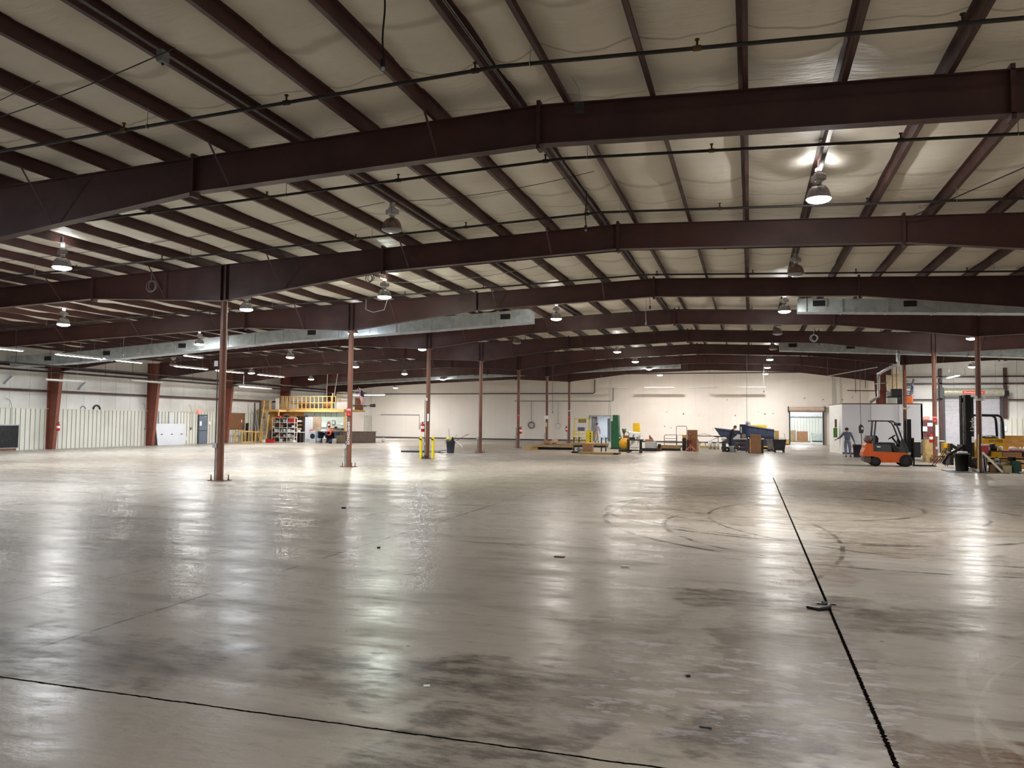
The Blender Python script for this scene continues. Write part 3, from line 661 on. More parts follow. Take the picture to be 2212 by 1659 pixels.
# coiled cables hanging from beams
def coil(x, y, z, r, m, label, turns=3, tilt=.3, cat='cable coil'):
    b = MB()
    for k in range(turns): b.tube(arcp((x+.02*k*(-1)**k, y+.015*k, z+.012*k), r*(1-.06*k), 0, 2*math.pi, 26)[:-1], .012, 6, True)
    b.tube([(x, y, z+r), (x+.02, y, z+r+.35)], .01, 6); return tag(b.build('cable_coil', m), label, cat)
coil(5.65, 27.3, 5.93, .16, M_OFFW, 'pale coiled cable hanging from the third beam at right')
coil(2.6, 35.2, 5.45, .15, M_LGREY, 'round white cable coil below the right-hand duct')
coil(-10.35, 19.8, 5.82, .11, M_LGREY, 'small tan cable loop under the second beam')
coil(-17.2, 19.0, 5.75, .17, M_GREY, 'thin grey wire coil hanging beside the nearest left column')
coil(-12.0, 64.72, 5.3, .2, M_OFFW, 'white cable ring under the last beam between far columns')
# strut between purlins, top centre
b = MB(); b.bar((-3.75, 7.75, 6.62), (-2.55, 7.75, 6.66), .075, .09); tag(b.build('cross_brace', M_STEEL), 'short maroon brace bolted across two ridge purlins at the top', 'brace')
t = thing('flood_box', 'small grey box hung beside the ridge on the nearest beam', 'electrical box', (-2.45, 11.35, 6.55)); b = MB(); b.box(-.07, .07, -.05, .05, -.08, .08); b.build('box', M_DARKG, t, bev=.01); b = MB(); b.tube([(0, 0, .08), (.02, -.1, .25), (-.03, -.4, .3)], .01, 6); b.build('whip', M_LGREY, t)

# ducts
def duct(name, label, xs, Y0, dY, h, vents):
    """xs: [(x, z_bottom)] left to right"""
    xm = (xs[0][0]+xs[-1][0])/2; t = thing(name, label, 'air duct', (xm, Y0+dY/2, 5.0)); o = t.location
    b = MB(); n = len(xs); vs = []
    for x, z in xs:
        for y, zz in ((-dY/2, z), (dY/2, z), (dY/2, z+h), (-dY/2, z+h)): vs.append((x-o[0], y, zz-o[2]))
    fs = []
    for i in range(n-1):
        for k in range(4): fs.append((i*4+k, i*4+(k+1) % 4, (i+1)*4+(k+1) % 4, (i+1)*4+k))
    fs += [(3, 2, 1, 0), ((n-1)*4, (n-1)*4+1, (n-1)*4+2, (n-1)*4+3)]; b.add(vs, fs); b.build('duct_body', M_GALV, t)
    L = xs[-1][0]-xs[0][0]; k = max(2, int(L/1.5))
    for i in range(1, k):
        x = xs[0][0] + L*i/k; z = interp(xs, x); b = MB()
        b.box(x-o[0]-.015, x-o[0]+.015, -dY/2-.018, dY/2+.018, z-o[2]-.018, z+h-o[2]+.018); b.build('flange_seam', M_GALV, t)
    for x in vents:
        z = interp(xs, x) - o[2]; b = MB(); b.box(x-o[0]-.26, x-o[0]+.26, -dY/2-.03, -dY/2, z+.17, z+.47); g_ = b.build('supply_grille', M_LGREY, t)
        b = MB(); b.box(x-o[0]-.22, x-o[0]+.22, -dY/2-.034, -dY/2-.03, z+.21, z+.43); b.build('grille_core', M_BLACK, g_)
    for i in range(0, k+1, 3):
        x = xs[0][0]+.3 + (L-.6)*i/k; z = interp(xs, x) - o[2]; b = MB(); b.box(x-o[0]-.012, x-o[0]+.012, -dY/2-.022, -dY/2-.016, z, roof(x)-o[2]+.02); b.build('hanger_strap', M_COND, t)
    return t
D1X = [(-37.6, 4.46), (-34, 4.58), (-30.5, 4.80), (-27, 5.02), (-21.5, 5.42), (-14.5, 5.74), (-8.9, 6.02)]
duct('air_duct', 'long galvanised air duct across the left half, nearest', D1X, 31.6, .7, .56, [-35.0, -31.2, -26.6, -19.4, -10.0])
duct('air_duct', 'galvanised air duct on the right, above the third coil', [(1.75, 6.06), (9.0, 5.78), (16, 5.5), (22, 5.25)], 31.2, .7, .5, [2.5, 5.6, 14])
duct('air_duct', 'farther galvanised air duct on the right, above the steel exhaust pipe', [(1.6, 5.94), (8.6, 5.62), (16, 5.25), (22, 5.0)], 46.2, .7, .5, [2.3, 5.3, 11])
duct('air_duct', 'far thin-looking galvanised duct across the left, before the last beam', [(-37.6, 4.85), (-18.4, 5.60), (-7.8, 6.06), (-5.2, 6.1)], 61.5, .7, .42, [-22, -18.2, -14.8, -11.2])

# sprinkler mains on the left wall
for (y0, y1, z, x, r, nm) in ((-2, 56, 4.46, -34.6, .04, 'upper'), (-2, 70, 4.28, -36.6, .055, 'thick lower')):
    t = thing('sprinkler_main', nm + ' dark sprinkler main running along the left wall', 'pipe', (x, y0, z)); b = MB(); b.tube([(0, 0, 0), (0, y1-y0, 0)], r, 10); b.build('pipe', M_PIPE, t)
    for k in range(int((y1-y0)/3.8)):
        b = MB(); b.cyl((0, 1+k*3.8, 0), (0, 1+k*3.8, roof(x)-z+.02), .012, n=6); b.build('riser_rod', M_PIPE, t)
# pipes on the far wall
def wallpipe(pts, r, m, name, label):
    return cable(pts, r, m, name, label, 'pipe', n=8)
wallpipe([(-36.6, 73.85, 4.58), (-14.5, 73.85, 4.59), (-14.3, 73.85, 4.7), (-14.3, 73.85, 5.95)], .045, M_DARKG, 'wall_pipe', 'dark pipe across the far wall with an upturned right end')
wallpipe([(-22.4, 73.9, 3.86), (-12.6, 73.9, 3.86), (-12.5, 73.9, 3.92), (-12.5, 73.9, 5.2)], .03, M_GREY, 'wall_pipe', 'thinner grey pipe below it between the far columns')
wallpipe([(-37.0, 73.9, 2.42), (-32.6, 73.9, 2.42), (-32.6, 73.9, .9)], .025, M_GREY, 'wall_conduit', 'grey conduit low on the far wall left part')
wallpipe([(-12.9, 73.88, 6.45), (4.5, 73.88, 6.45)], .04, M_PIPE, 'wall_pipe', 'dark pipe high on the far wall under the last beam')
for x, z0, z1, nm in ((-20.6, 1.2, 3.9, 'left'), (-17.9, 1.15, 3.85, 'right')):
    t = thing('hung_hose', 'grey hose coil hanging on the far wall, ' + nm, 'hose', (x, 73.85, z0)); b = MB(); b.tube([(0, 0, z1-z0), (0, 0, .5)], .02, 6); b.build('drop_pipe', M_GREY, t)
    b = MB(); [b.tube(arcp((0, -.03*k, .28), (.34 if nm == 'left' else .26)-.05*k, 0, 2*math.pi, 20)[:-1], .022, 6, True) for k in range(3 if nm == 'left' else 1)]; b.build('coil', M_GREY if nm == 'left' else M_LGREY, t)
b = MB(); b.tube([(-12.75, 73.8, 5.9), (-12.75, 73.8, 2.5)], .02, 6); tag(b.build('wall_conduit', M_COND), 'vertical conduit above the small lobby doorway', 'conduit')
for x, nm in ((6.95, 'left'), (7.15, 'middle'), (7.6, 'right')):
    b = MB(); b.tube([(x, 73.9, 6.2), (x, 73.9, .95 if nm != 'right' else 3.3)], .022, 6); tag(b.build('wall_conduit', M_COND), nm + ' vertical conduit right of the loading door', 'conduit')
b = MB(); b.box(6.85, 7.2, 73.8, 73.95, .8, .95); tag(b.build('junction_box', M_LGREY), 'grey box at the foot of the conduits by the loading door', 'electrical box')
# pipes hanging over the office roof
for (a, c, nm) in (((5.0, 56, 5.05), (7.6, 53, 5.4), 'long slanting'), ((8.4, 60, 4.7), (10.1, 57.2, 4.75), 'short slanting')): cable([a, c], .035, M_COND, 'hung_pipe', nm + ' pale pipe above the white office', 'pipe')
for i, (x, y, z0, z1) in enumerate(((5.0, 56, 5.05, 6.3), (6.6, 55.2, 3.9, 6.5), (7.2, 55.2, 4.2, 6.5), (8.1, 55.2, 4.3, 6.5), (8.8, 55.2, 3.11, 6.4), (9.05, 55.2, 3.11, 6.4))):
    b = MB(); b.cyl((x, y, z0), (x, y, z1), .022, n=8); tag(b.build('hung_rod', M_STEEL), 'brown vertical pipe above the office roof, ' + wd[i] + ' from the left' if i else 'leftmost brown vertical pipe above the office roof', 'pipe')
b = MB(); b.tube([(6.1, 55.2, 4.05), (8.55, 55.2, 4.0), (8.65, 55.2, 3.9), (8.65, 55.2, 3.1)], .03, 8); tag(b.build('hung_pipe', M_STEEL), 'brown elbow pipe just above the office roof', 'pipe')
# far-room loading door header: roll-up door
t = thing('rollup_door', 'rolled-up overhead door coil above the bright far opening', 'roll-up door', (4.77, 73.75, 2.95))
b = MB(); b.cyl((-1.5, 0, .2), (1.5, 0, .2), .19, n=20); b.build('curtain_coil', mat('tan_door_coil', (206, 182, 168), .45), t)
for s_ in (-1, 1): b = MB(); b.box(s_*1.52-.03, s_*1.52+.03, -.25, .24, -.05, .45); b.build('end_bracket', M_DARKG, t)
b = MB(); b.box(-1.5, 1.5, -.06, .0, -.06, 0); b.build('bottom_bar', M_BROWNB, t)
for s_ in (-1.4, 1.4): b = MB(); b.box(s_-.05, s_+.05, -.02, .24, -2.95, 0); b.build('guide_rail', M_DARKG, t)
b = MB(); b.tube([(1.6, -.1, .3), (1.95, -.1, .35), (2.35, -.1, .1), (2.4, -.1, -.35)], .02, 6); b.build('chain_guard', M_BROWNB, t)
# roller door in the right end wall
t = thing('rollup_door', 'large closed grey roll-up door in the right end wall', 'roll-up door', ((DR[0]+DR[1])/2, YS, 0)); W_ = (DR[1]-DR[0])/2
b = MB(); n = 46; vs = []
for i in range(n*2+1): vs += [(-W_, .06 + (.012 if i % 2 else 0), DR[2]*i/(2*n)), (W_, .06 + (.012 if i % 2 else 0), DR[2]*i/(2*n))]
b.add(vs, [(2*i, 2*i+1, 2*i+3, 2*i+2) for i in range(2*n)]); b.build('curtain', mat('door_curtain_grey', (172, 170, 176), .45, var=.05), t)
for s_ in (-1, 1): b = MB(); b.box(s_*W_-.07, s_*W_+.07, -.12, .06, 0, DR[2]+.1); b.build('guide_rail', M_DARKG, t)
b = MB(); b.cyl((-W_-.05, -.3, DR[2]+.28), (W_+.05, -.3, DR[2]+.28), .27, n=28); b.build('drum', mat('drum_grey_green', (160, 158, 142), .4, .2), t)
b = MB(); b.box(-.68, .6, -.585, -.57, DR[2]+.16, DR[2]+.36); pl = b.build('name_ribbon', M_RED, t)
text('name_lettering', 'Overhead Door', .17, mat('sign_cream', (250, 190, 176), .5, var=0), (-.04, -.59, DR[2]+.26), (math.pi/2, 0, 0), pl, .002)
b = MB(); b.box(-W_-.3, -W_-.05, -.5, 0, DR[2]-.1, DR[2]+.6); b.build('end_bracket', M_DARKG, t)
# ---------------------------------------------------------------- columns: signs, boxes, extinguishers, bollards
def extinguisher(x, y, z, label, h=.5, rz=0):
    t = thing('fire_extinguisher', label, 'fire extinguisher', (x, y, z), rz, 'fire extinguishers')
    b = MB(); b.lathe([(0, 0), (.075, 0), (.085, .02), (.085, h*.68), (.07, h*.78), (.03, h*.83), (.03, h*.87), (0, h*.87)], n=20); b.build('cylinder', M_RED, t)
    b = MB(); b.lathe([(.087, h*.3), (.087, h*.55)], n=20); b.build('label_band', M_PAPER, t)
    b = MB(); b.box(-.03, .03, -.02, .02, h*.86, h*.93); b.box(-.02, .11, -.012, .012, h*.93, h*.97, rot=(0, -.25, 0)); b.build('valve_handle', M_BLACK, t)
    b = MB(); b.tube([(-.03, 0, h*.9), (-.12, 0, h*.85), (-.12, 0, h*.4), (-.1, 0, h*.3)], .012, 8); b.build('hose', M_BLACK, t); return t
def sign_plate(x, y, z, w_, h, label, m=None, txt=None, tm=None, rz=0, size=.06, rot90=False, name='wall_sign', cat='sign'):
    t = thing(name, label, cat, (x, y, z), rz)
    b = MB(); b.box(-w_/2, w_/2, -.004, .004, 0, h); b.build('plate', m or M_SIGN, t)
    if txt:
        for i, ln in enumerate(txt): text('lettering', ln, size, tm or M_PAPER, (0 if not rot90 else 0, -.006, h*(1-(i+.5)/len(txt))), (math.pi/2, 0, 0) if not rot90 else (math.pi/2, -math.pi/2, 0), t, .001)
    return t
def conduit_on(x, y, z0, z1, label, box_z=None, dx=-.13):
    t = thing('column_conduit', label, 'conduit', (x, y, z0)); b = MB(); b.tube([(dx, -.06, 0), (dx, -.06, z1-z0)], .016, 8); b.build('conduit', M_DARKG, t)
    b = MB(); b.tube([(dx+.05, -.09, 0), (dx+.05, -.09, min(1.0, z1-z0))], .016, 8); b.build('short_conduit', M_LGREY, t)
    if box_z: b = MB(); b.box(dx-.06, dx+.08, -.13, -.03, box_z-z0-.07, box_z-z0+.07); b.build('outlet_box', M_LGREY, t, bev=.008)
    return t
nmc = {2: 'nearest left', 3: 'second left', 4: 'third left', 5: 'fourth left', 6: 'fifth left', 7: 'sixth left', 8: 'farthest left'}
for k, (zt, bz) in {2: (3.4, 1.02), 3: (1.0, .78), 4: (2.85, .7), 5: (.9, .85), 6: (1.4, .8), 7: (1.0, .75), 8: (1.0, .7)}.items():
    conduit_on(CL, frame_y(k), .02, zt, 'steel conduit with a box on the ' + nmc[k] + ' column', bz)
sign_plate(CL-.14, frame_y(2)-.12, 3.33, .13, .16, 'grey junction box high on the nearest left column', M_LGREY, name='junction_box', cat='electrical box')
sign_plate(CL+.02, frame_y(3)-.12, 1.95, .19, .32, 'red fire extinguisher sign on the second left column', M_SIGN, ['FIRE', 'v'], size=.1)
tt = thing('column_lettering', 'white vertical lettering on the second left column', 'sign', (CL+.03, frame_y(3)-.101, .95)); text('lettering', 'EXTINGUISHER', .13, M_PAPER, (0, -.004, .35), (math.pi/2, -math.pi/2, 0), tt, .002)
sign_plate(CL+.06, frame_y(4)-.12, 1.78, .09, .36, 'narrow white notice on the third left column', M_PAPER)
sign_plate(CL-.04, frame_y(4)-.12, 2.76, .12, .13, 'small white box on the third left column', M_WHITE, name='junction_box', cat='electrical box')
sign_plate(CL+.05, frame_y(6)-.12, 1.95, .13, .35, 'red extinguisher sign on the fifth left column', M_SIGN, ['FIRE', 'v'], size=.06)
sign_plate(CL-.04, frame_y(7)-.12, 2.02, .34, .27, 'white rectangular sign on the sixth left column', M_PAPER)
sign_plate(CL-.02, frame_y(7)-.12, 1.45, .12, .3, 'yellowed paper strip below the sign on the sixth left column', mat('old_paper', (222, 210, 170), .7))
sign_plate(CL+.03, frame_y(8)-.12, 1.95, .19, .38, 'red sign on the farthest left column', M_SIGN, ['FIRE', 'v'], size=.08)
def emergency_light(x, y, z, label):
    t = thing('emergency_light', label, 'emergency light', (x, y, z)); b = MB(); b.box(-.15, .15, -.05, .03, 0, .1); b.build('body', M_WHITE, t, bev=.015)
    for s_ in (-.14, .14): b = MB(); b.cyl((s_, -.03, .1), (s_*1.2, -.12, .14), .035, .05, n=14); b.build('lamp_head', M_WHITE, t)
emergency_light(CL, frame_y(8)-.14, 2.72, 'white twin-head emergency light on the farthest left column')
emergency_light(CR+.02, frame_y(4)-.14, 2.78, 'white emergency light on the nearest right column')
emergency_light(CR+.02, frame_y(6)-.14, 2.72, 'white emergency light on the pipe column behind the orange forklift')
extinguisher(CL-.22, frame_y(4)-.1, 1.27, 'red fire extinguisher between the yellow bollards, on the left side of the column')
extinguisher(CL+.2, frame_y(6)-.1, 1.0, 'red fire extinguisher on the right side of the fifth left column')
extinguisher(CL-.2, frame_y(8)-.1, 1.0, 'red fire extinguisher on the farthest left column')
extinguisher(XW+1.0, frame_y(4)-.2, 1.05, 'red fire extinguisher on the first tapered wall column at left')
for x, nm in ((-15.05, 'left'), (-14.43, 'right')):
    t = thing('bollard', 'yellow safety bollard, ' + nm + ' one beside the third left column', 'bollard', (x, 34.35, 0), 0, 'yellow bollards')
    b = MB(); b.lathe([(.07, 0), (.07, 1.02), (.055, 1.055), (.02, 1.07), (0, 1.07)], n=20); b.build('post', M_YEL, t); b = MB(); b.box(-.06, .06, -.074, -.068, .88, .94, rot=(0, .5, 0)); b.build('black_tape', M_BLACK, t)
b = MB(); b.sheet(lambda u, v: (-14.95+.32*u, 34.15+.22*v, .03+.13*math.sin(3.1*u)*math.sin(3.1*v)+.02*math.sin(17*u)), 8, 8); tag(b.build('crumpled_cloth', M_BLACK), 'crumpled black cloth at the foot of the third left column', 'cloth')
# trash can with brooms
def bin_(name, label, x, y, h, r0, r1, m, cat='trash can', group=None):
    t = thing(name, label, cat, (x, y, 0), 0, group)
    b = MB(); b.lathe([(0, 0), (r0, 0), (r0, .02), (r1*.97, h*.9), (r1*1.06, h*.9), (r1*1.08, h), (r1*1.0, h), (r1*.93, h*.88), (r0*.93, .05), (0, .05)], n=28); b.build('barrel', m, t)
    for s_ in (-1, 1): b = MB(); b.tube([(s_*r1*1.02, -.06, h*.8), (s_*(r1+.08), -.05, h*.84), (s_*(r1+.08), .05, h*.84), (s_*r1*1.02, .06, h*.8)], .012, 6); b.build('handle', m, t)
    return t
M_BIN = mat('charcoal_bin', (52, 56, 68), .5, var=.05)
bin_('trash_can', 'dark round trash can full of brooms and yellow rags', -16.15, 41.0, .7, .2, .26, M_BIN)
b = MB(); rr = random.Random(5)
for k in range(8): a = rr.random()*6.28; b.lathe([(0, -.07), (.07, -.03), (.085, .02), (.04, .07), (0, .08)], (-16.25+.11*math.cos(a), 41.0+.1*math.sin(a), .74+.06*rr.random()), n=8)
tag(b.build('rag_pile', mat('yellow_rag', (226, 206, 96), .8)), 'crumpled yellow rags in the trash can', 'rags', kind='stuff')
for i, (a, c, r, m, lb) in enumerate((((-16.2, 41, .3), (-16.27, 41, 1.35), .012, M_GREY, 'upright grey broom handle in the trash can'), ((-16.1, 41, .55), (-15.05, 40.9, 1.08), .015, mat('red_brown_handle', (120, 70, 58), .5), 'long brown handle slanting right out of the trash can'), ((-16.1, 41, .5), (-15.78, 41, 1.05), .01, M_DARKG, 'short dark handle slanting right in the trash can'))):
    cable([a, c], r, m, 'broom', lb, 'broom')
cable([(-15.85, 40.85, .72), (-15.35, 40.7, .42), (-15.33, 40.7, .34)], .018, M_WHITE, 'white_hose', 'white bent tube hanging out of the trash can', 'tube')
b = MB(); b.lathe([(0, .0), (.05, .02), (.06, .12), (.03, .2), (0, .22)], (-16.03, 41.0, .7), n=10); tag(b.build('brush', M_BLACK), 'black brush head upright in the trash can', 'brush')
# slabs behind bollards
for i, (x0, x1, y0, y1, z0, m, lb) in enumerate(((-19.2, -17.3, 41.0, 42.3, 0, M_BLACK, 'black panel lying flat under the stack left of the trash can'), (-18.7, -16.8, 41.1, 42.4, .08, M_LGREY, 'grey sheet on top of the flat black panel'), (-17.4, -16.75, 40.6, 41.0, 0, M_PALLET, 'short timber piece in front of the flat sheets'))):
    b = MB(); b.box(x0, x1, y0, y1, z0, z0+.07); tag(b.build(('flat_board', 'flat_board', 'timber_piece')[i], m), lb, 'panel')
# propane tank
t = thing('gas_cylinder', 'small white gas cylinder standing alone on the far floor at left', 'gas cylinder', (-29.25, 59, 0)); b = MB(); b.lathe([(0, .03), (.12, .03), (.15, .06), (.15, .24), (.12, .29), (0, .3)], n=20); b.build('tank', M_WHITE, t)
b = MB(); b.lathe([(.1, .28), (.11, .38)], n=16); b.build('collar', M_WHITE, t); b = MB(); b.lathe([(.1, 0), (.11, .05)], n=16); b.build('foot_ring', M_LGREY, t)

# ---------------------------------------------------------------- left wall items
t = thing('dock_fan', 'large black louvred panel in a silver frame at the left edge', 'wall fan', (XW+.35, 31.2, .12))
b = MB(); b.box(0, .06, -1.2, 1.2, 0, 1.28); b.build('frame', M_LGREY, t); b = MB()
for k in range(30): b.box(.05, .1, -1.14+k*.0765, -1.10+k*.0765, .05, 1.22)
b.build('louvres', M_BLACK, t); b = MB(); b.box(-.1, .0, -1.1, 1.1, -.12, 0); b.build('stand', M_BROWNB, t)
t = thing('leaning_board', 'white three-section panel with clipped corners leaning on the left wall', 'panel', (XW+.52, 43.9, 0), 0, None, 0, -.09)
b = MB(); b.prism([(-1.35, .0), (1.15, 0), (1.45, .35), (1.3, 1.45), (-1.5, 1.45), (-1.45, 1.2)], 0, .03, 'X'); b.build('board', M_OFFW, t)
for u in (-.95, .0, .95): b = MB(); b.box(.03, .05, u-.07, u+.07, .7, .76); b.build('handle', M_BLACK, t)
for i, (y, w_) in enumerate(((43.2, .1), (44.2, .14), (45.0, .09))):
    b = MB(); b.box(XW+.06, XW+.1, y-w_, y+w_, 1.3, 2.25); tag(b.build('white_board', M_OFFW), 'white upright strip behind the leaning white panel, ' + ('left', 'middle', 'right')[i], 'panel')
t = thing('door_1', None, None, (XW+.06, 47.5, 0)); t['kind'] = 'structure'
b = MB(); b.box(-.02, .05, -.5, .5, 0, 2.1); b.build('door_frame', M_DARKG, t); b = MB(); b.box(.03, .07, -.42, .42, .02, 2.03); dl = b.build('door_leaf', mat('blue_grey_door', (104, 114, 130), .45, var=.05), t)
b = MB(); b.box(.07, .11, -.4, .4, .92, .97); b.build('push_bar', M_DARKG, t); b = MB(); b.box(.07, .1, .05, .3, 1.93, 1.99); b.build('door_closer', M_LGREY, t)
b = MB(); b.box(XW+.135, XW+.14, 47.1, 47.32, 1.3, 1.62); tag(b.build('paper_notice', M_PAPER), 'white notice taped on the grey-blue door', 'paper')
b = MB(); b.box(XW+.06, XW+.065, 48.2, 48.4, 1.38, 1.6); tag(b.build('paper_notice', M_PAPER), 'white notice on the wainscot right of the grey-blue door', 'paper')
def exit_sign(x, y, z, rz, label):
    t = thing('exit_sign', label, 'exit sign', (x, y, z), rz); b = MB(); b.box(-.17, .17, -.02, .02, 0, .2); b.build('housing', mat('exit_glow', (232, 110, 96), .4, var=0, emit=(235, 70, 60), est=.55), t)
    text('lettering', 'EXIT', .15, mat('exit_letters', (255, 150, 130), .4, var=0, emit=(255, 120, 100), est=.9), (0, -.024, .1), (math.pi/2, 0, 0), t, .002)
exit_sign(XW+.12, 47.05, 2.2, math.pi/2, 'red lit EXIT sign above the grey-blue door')
b = MB(); b.box(XW+.06, XW+.09, 50.35, 52.4, 1.02, 2.25); tag(b.build('brown_board', M_BROWNB), 'large brown hardboard sheet fixed high on the left wall', 'board')
b = MB(); b.box(XW+.1, XW+.105, 51.95, 52.05, 1.55, 1.75); tag(b.build('paper_notice', M_PAPER), 'tiny white tag on the brown hardboard', 'paper')
b = MB(); b.box(XW+.1, XW+.16, 49.9, 50.6, 0, .98, rot=(0, .1, 0)); tag(b.build('pale_sheet', M_OFFW), 'pale sheet leaning on the wall left of the wooden crate frames', 'panel')
for k, (y, z) in enumerate(((32.2, 1.1), (41.9, 1.1), (46.3, 1.1))):
    t = thing('wall_outlet', 'grey outlet box and conduit on the left wainscot, ' + ('by the first wall column', 'by the second wall column', 'left of the door')[k], 'outlet', (XW+.07, y, z)); b = MB(); b.box(-.02, .05, -.06, .06, -.08, .08); b.build('box', M_GREY, t); b = MB(); b.tube([(.02, 0, .08), (.02, 0, 1.15), (.02, -.15, 1.6), (.02, -.4, 1.7)], .012, 6); b.build('conduit', M_GREY, t)
b = MB(); b.tube(arcp((XW+.05, 37.9, 2.3), .25, 0, math.pi, 14, 'YZ'), .05, 8); tag(b.build('black_hose_arc', M_BLACK), 'black hose loop peeking over the wainscot', 'hose')
b = MB(); b.tube(arcp((XW+.03, 36.9, 2.3), .18, 0, math.pi, 10, 'YZ'), .02, 6); tag(b.build('wire_loop', M_DARKG), 'thin dark wire loop over the wainscot, left of the black hose', 'wire')
for i, (y, z) in enumerate(((31.6, 3.75), (36.4, 3.65))):
    b = MB(); b.box(XW+.0, XW+.2, y-.03, y+.6, z, z+.06, rot=(.75, 0, 0)); tag(b.build('tilted_fixture', M_OFFW), 'small tilted white tube on the upper left wall, ' + ('nearer', 'farther')[i], 'light')
# crate frames
def crate_frame(x, y0, y1, z1, label):
    t = thing('crate_frame', label, 'crate frame', (x, y0, 0), 0, 'wooden crate frames'); L = y1-y0
    for dx in (0, .6):
        for (a, c) in (((dx, 0, 0), (dx, 0, z1)), ((dx, L, 0), (dx, L, z1)), ((dx, 0, .04), (dx, L, .04)), ((dx, 0, z1-.04), (dx, L, z1-.04))): b = MB(); b.bar(a, c, .09, .09); b.build('timber', M_PINE, t)
    for y in (0, L):
        for z in (.04, z1-.04): b = MB(); b.bar((0, y, z), (.6, y, z), .07, .09); b.build('timber', M_PINE, t)
crate_frame(XW+.5, 50.7, 52.0, .9, 'pine crate frame below the brown hardboard, left one'); crate_frame(XW+.7, 52.1, 52.95, .86, 'pine crate frame below the brown hardboard, right one')
b = MB(); b.box(XW+.3, XW+.36, 52.2, 52.5, 0, 1.5, rot=(.0, .06, 0)); tag(b.build('dark_plank', M_BLACK), 'narrow dark plank upright behind the crate frames', 'plank')
rr = random.Random(9)
for i in range(7):
    y = 53.0+.13*i; h = rr.uniform(1.9, 3.0); b = MB(); b.cyl((XW+.9, y, 0), (XW+.35, y+rr.uniform(-.1, .1), h), .025, n=8); tag(b.build('leaning_pipe', [M_COND, M_DARKG, M_GREY][i % 3]), ['steel', 'dark', 'grey'][i % 3] + ' pipe leaning in the rack left of the ladder, ' + wd[i].replace('nearest', 'first'), 'pipe', 'leaning pipes')
for i in range(3): b = MB(); b.bar((XW+1.5, 52.6+.12*i, 0), (XW+1.0, 52.7+.1*i, .75+.1*i), .04, .1); tag(b.build('pine_offcut', M_PINE), 'pine offcut leaning beside the crate frames, ' + wd[i].replace('nearest', 'first'), 'offcut', 'pine offcuts')
# lifting post of the pipe rack
for y in (53.0, 53.72): b = MB(); b.box(XW+.5, XW+.58, y-.04, y+.04, 0, 3.1); tag(b.build('rack_upright', M_DARKG), 'dark post of the pipe rack, ' + ('left' if y < 53.5 else 'right'), 'post')
# ---------------------------------------------------------------- wooden loft and workshop corner, far left
OY = 55.5
def simple(name, label, cat, x0, x1, y0, y1, z0, z1, m, group=None, bev=0, rot=None, kind=None):
    b = MB(); b.box(x0, x1, y0, y1, z0, z1, rot=rot); return tag(b.build(name, m, bev=bev), label, cat, group, kind)
M_OFFG = mat('pale_green_wall', (186, 198, 188), .55, var=.06, nscale=1.)
# office box under the loft
t = thing('workshop_room', 'pale green workshop wall under the wooden loft', 'partition', (-33, OY, 0))
b = MB(); b.box(-1.69, 1.98, 0, .12, 0, 2.45); b.build('wall_panel', M_OFFG, t)
b = MB(); b.box(1.98, 2.06, -.02, .14, 0, 2.47); b.build('corner_post', M_PINE, t)
b = MB(); b.box(1.94, 2.05, .14, 3.2, 0, 2.45); b.build('white_side_wall', mat('warm_white_panel', (244, 236, 230), .5, var=.03), t)
b = MB(); b.box(-4.9, -1.69, -.02, .1, .9, 2.5); b.build('plywood_panel', M_PLY, t)
b = MB(); b.box(-4.9, -1.69, .12, 1.6, 0, 2.42); b.build('dark_recess', M_BROWNB, t)
# loft deck, joists, railing
t = thing('wooden_loft', 'raised wooden loft with stud railing above the workshop', 'loft', (-33, 56, 2.45)); 
b = MB(); b.box(-3.9, 2.1, -.7, 2.8, .04, .2); b.build('deck', M_PLY, t); b = MB(); b.box(-3.9, 2.1, -.76, -.7, -.02, .2); b.build('rim_joist', M_PINE, t)
rr = random.Random(4)
for i in range(14): x = -3.7+i*.385; b = MB(); b.box(x-.022, x+.022, -.70, -.60, .2, 1.26); b.build('rail_stud', M_PINE, t)
for z in (.25, .72, 1.24): b = MB(); b.box(-3.72, 1.35, -.72, -.6, z-.022, z+.022); b.build('rail', M_PINE, t)
for i in range(12): y_ = 1.2+i*.12; b = MB(); b.box(2.02, 2.07, y_-.02, y_+.02, .2, 1.15+.3*rr.random()); b.build('brown_slat', M_BROWNB, t)
b = MB(); b.box(1.0, 1.05, -.7, -.6, .2, 1.5); b.build('gate_post', M_PINE, t)
t = thing('lower_deck', 'small lower wooden platform at the head of the ladder', 'platform', (-37.0, 54.3, 2.42)); 
b = MB(); b.box(-.9, 1.1, -.5, .6, 0, .17); b.build('platform', M_PINE, t)
for x in (-.8, 1.0): b = MB(); b.box(x-.05, x+.05, -.4, -.3, -2.42, 0); b.build('leg', M_PINE, t)
# lumber upright in the loft
for i in range(9):
    x = -36.8+.13*i; h = rr.uniform(.85, 1.05); b = MB(); b.bar((x, 55.15, 2.66), (x+rr.uniform(-.05, .05), 55.25, 2.66+h), .08, .03); tag(b.build('upright_board', M_LUMB if i % 3 else M_PINE), ('grey' if i % 3 else 'pine') + ' board stored upright at the left end of the loft, ' + wd[i].replace('nearest', 'first') + ' from the left', 'board', 'boards stored in the loft')
simple('storage_cabinet', 'dark low cabinet behind the ladder head on the loft', 'cabinet', -38.0, -37.2, 54.4, 54.8, 2.6, 3.35, M_LUMB)
simple('white_chair_back', 'white board leaning behind the ladder top', 'board', -36.75, -36.45, 54.6, 54.65, 2.6, 3.5, M_WHITE)
simple('storage_box', 'brown box stored on the loft behind the railing, left', 'box', -35.8, -35.1, 56.5, 57.2, 2.65, 3.3, M_CARD)
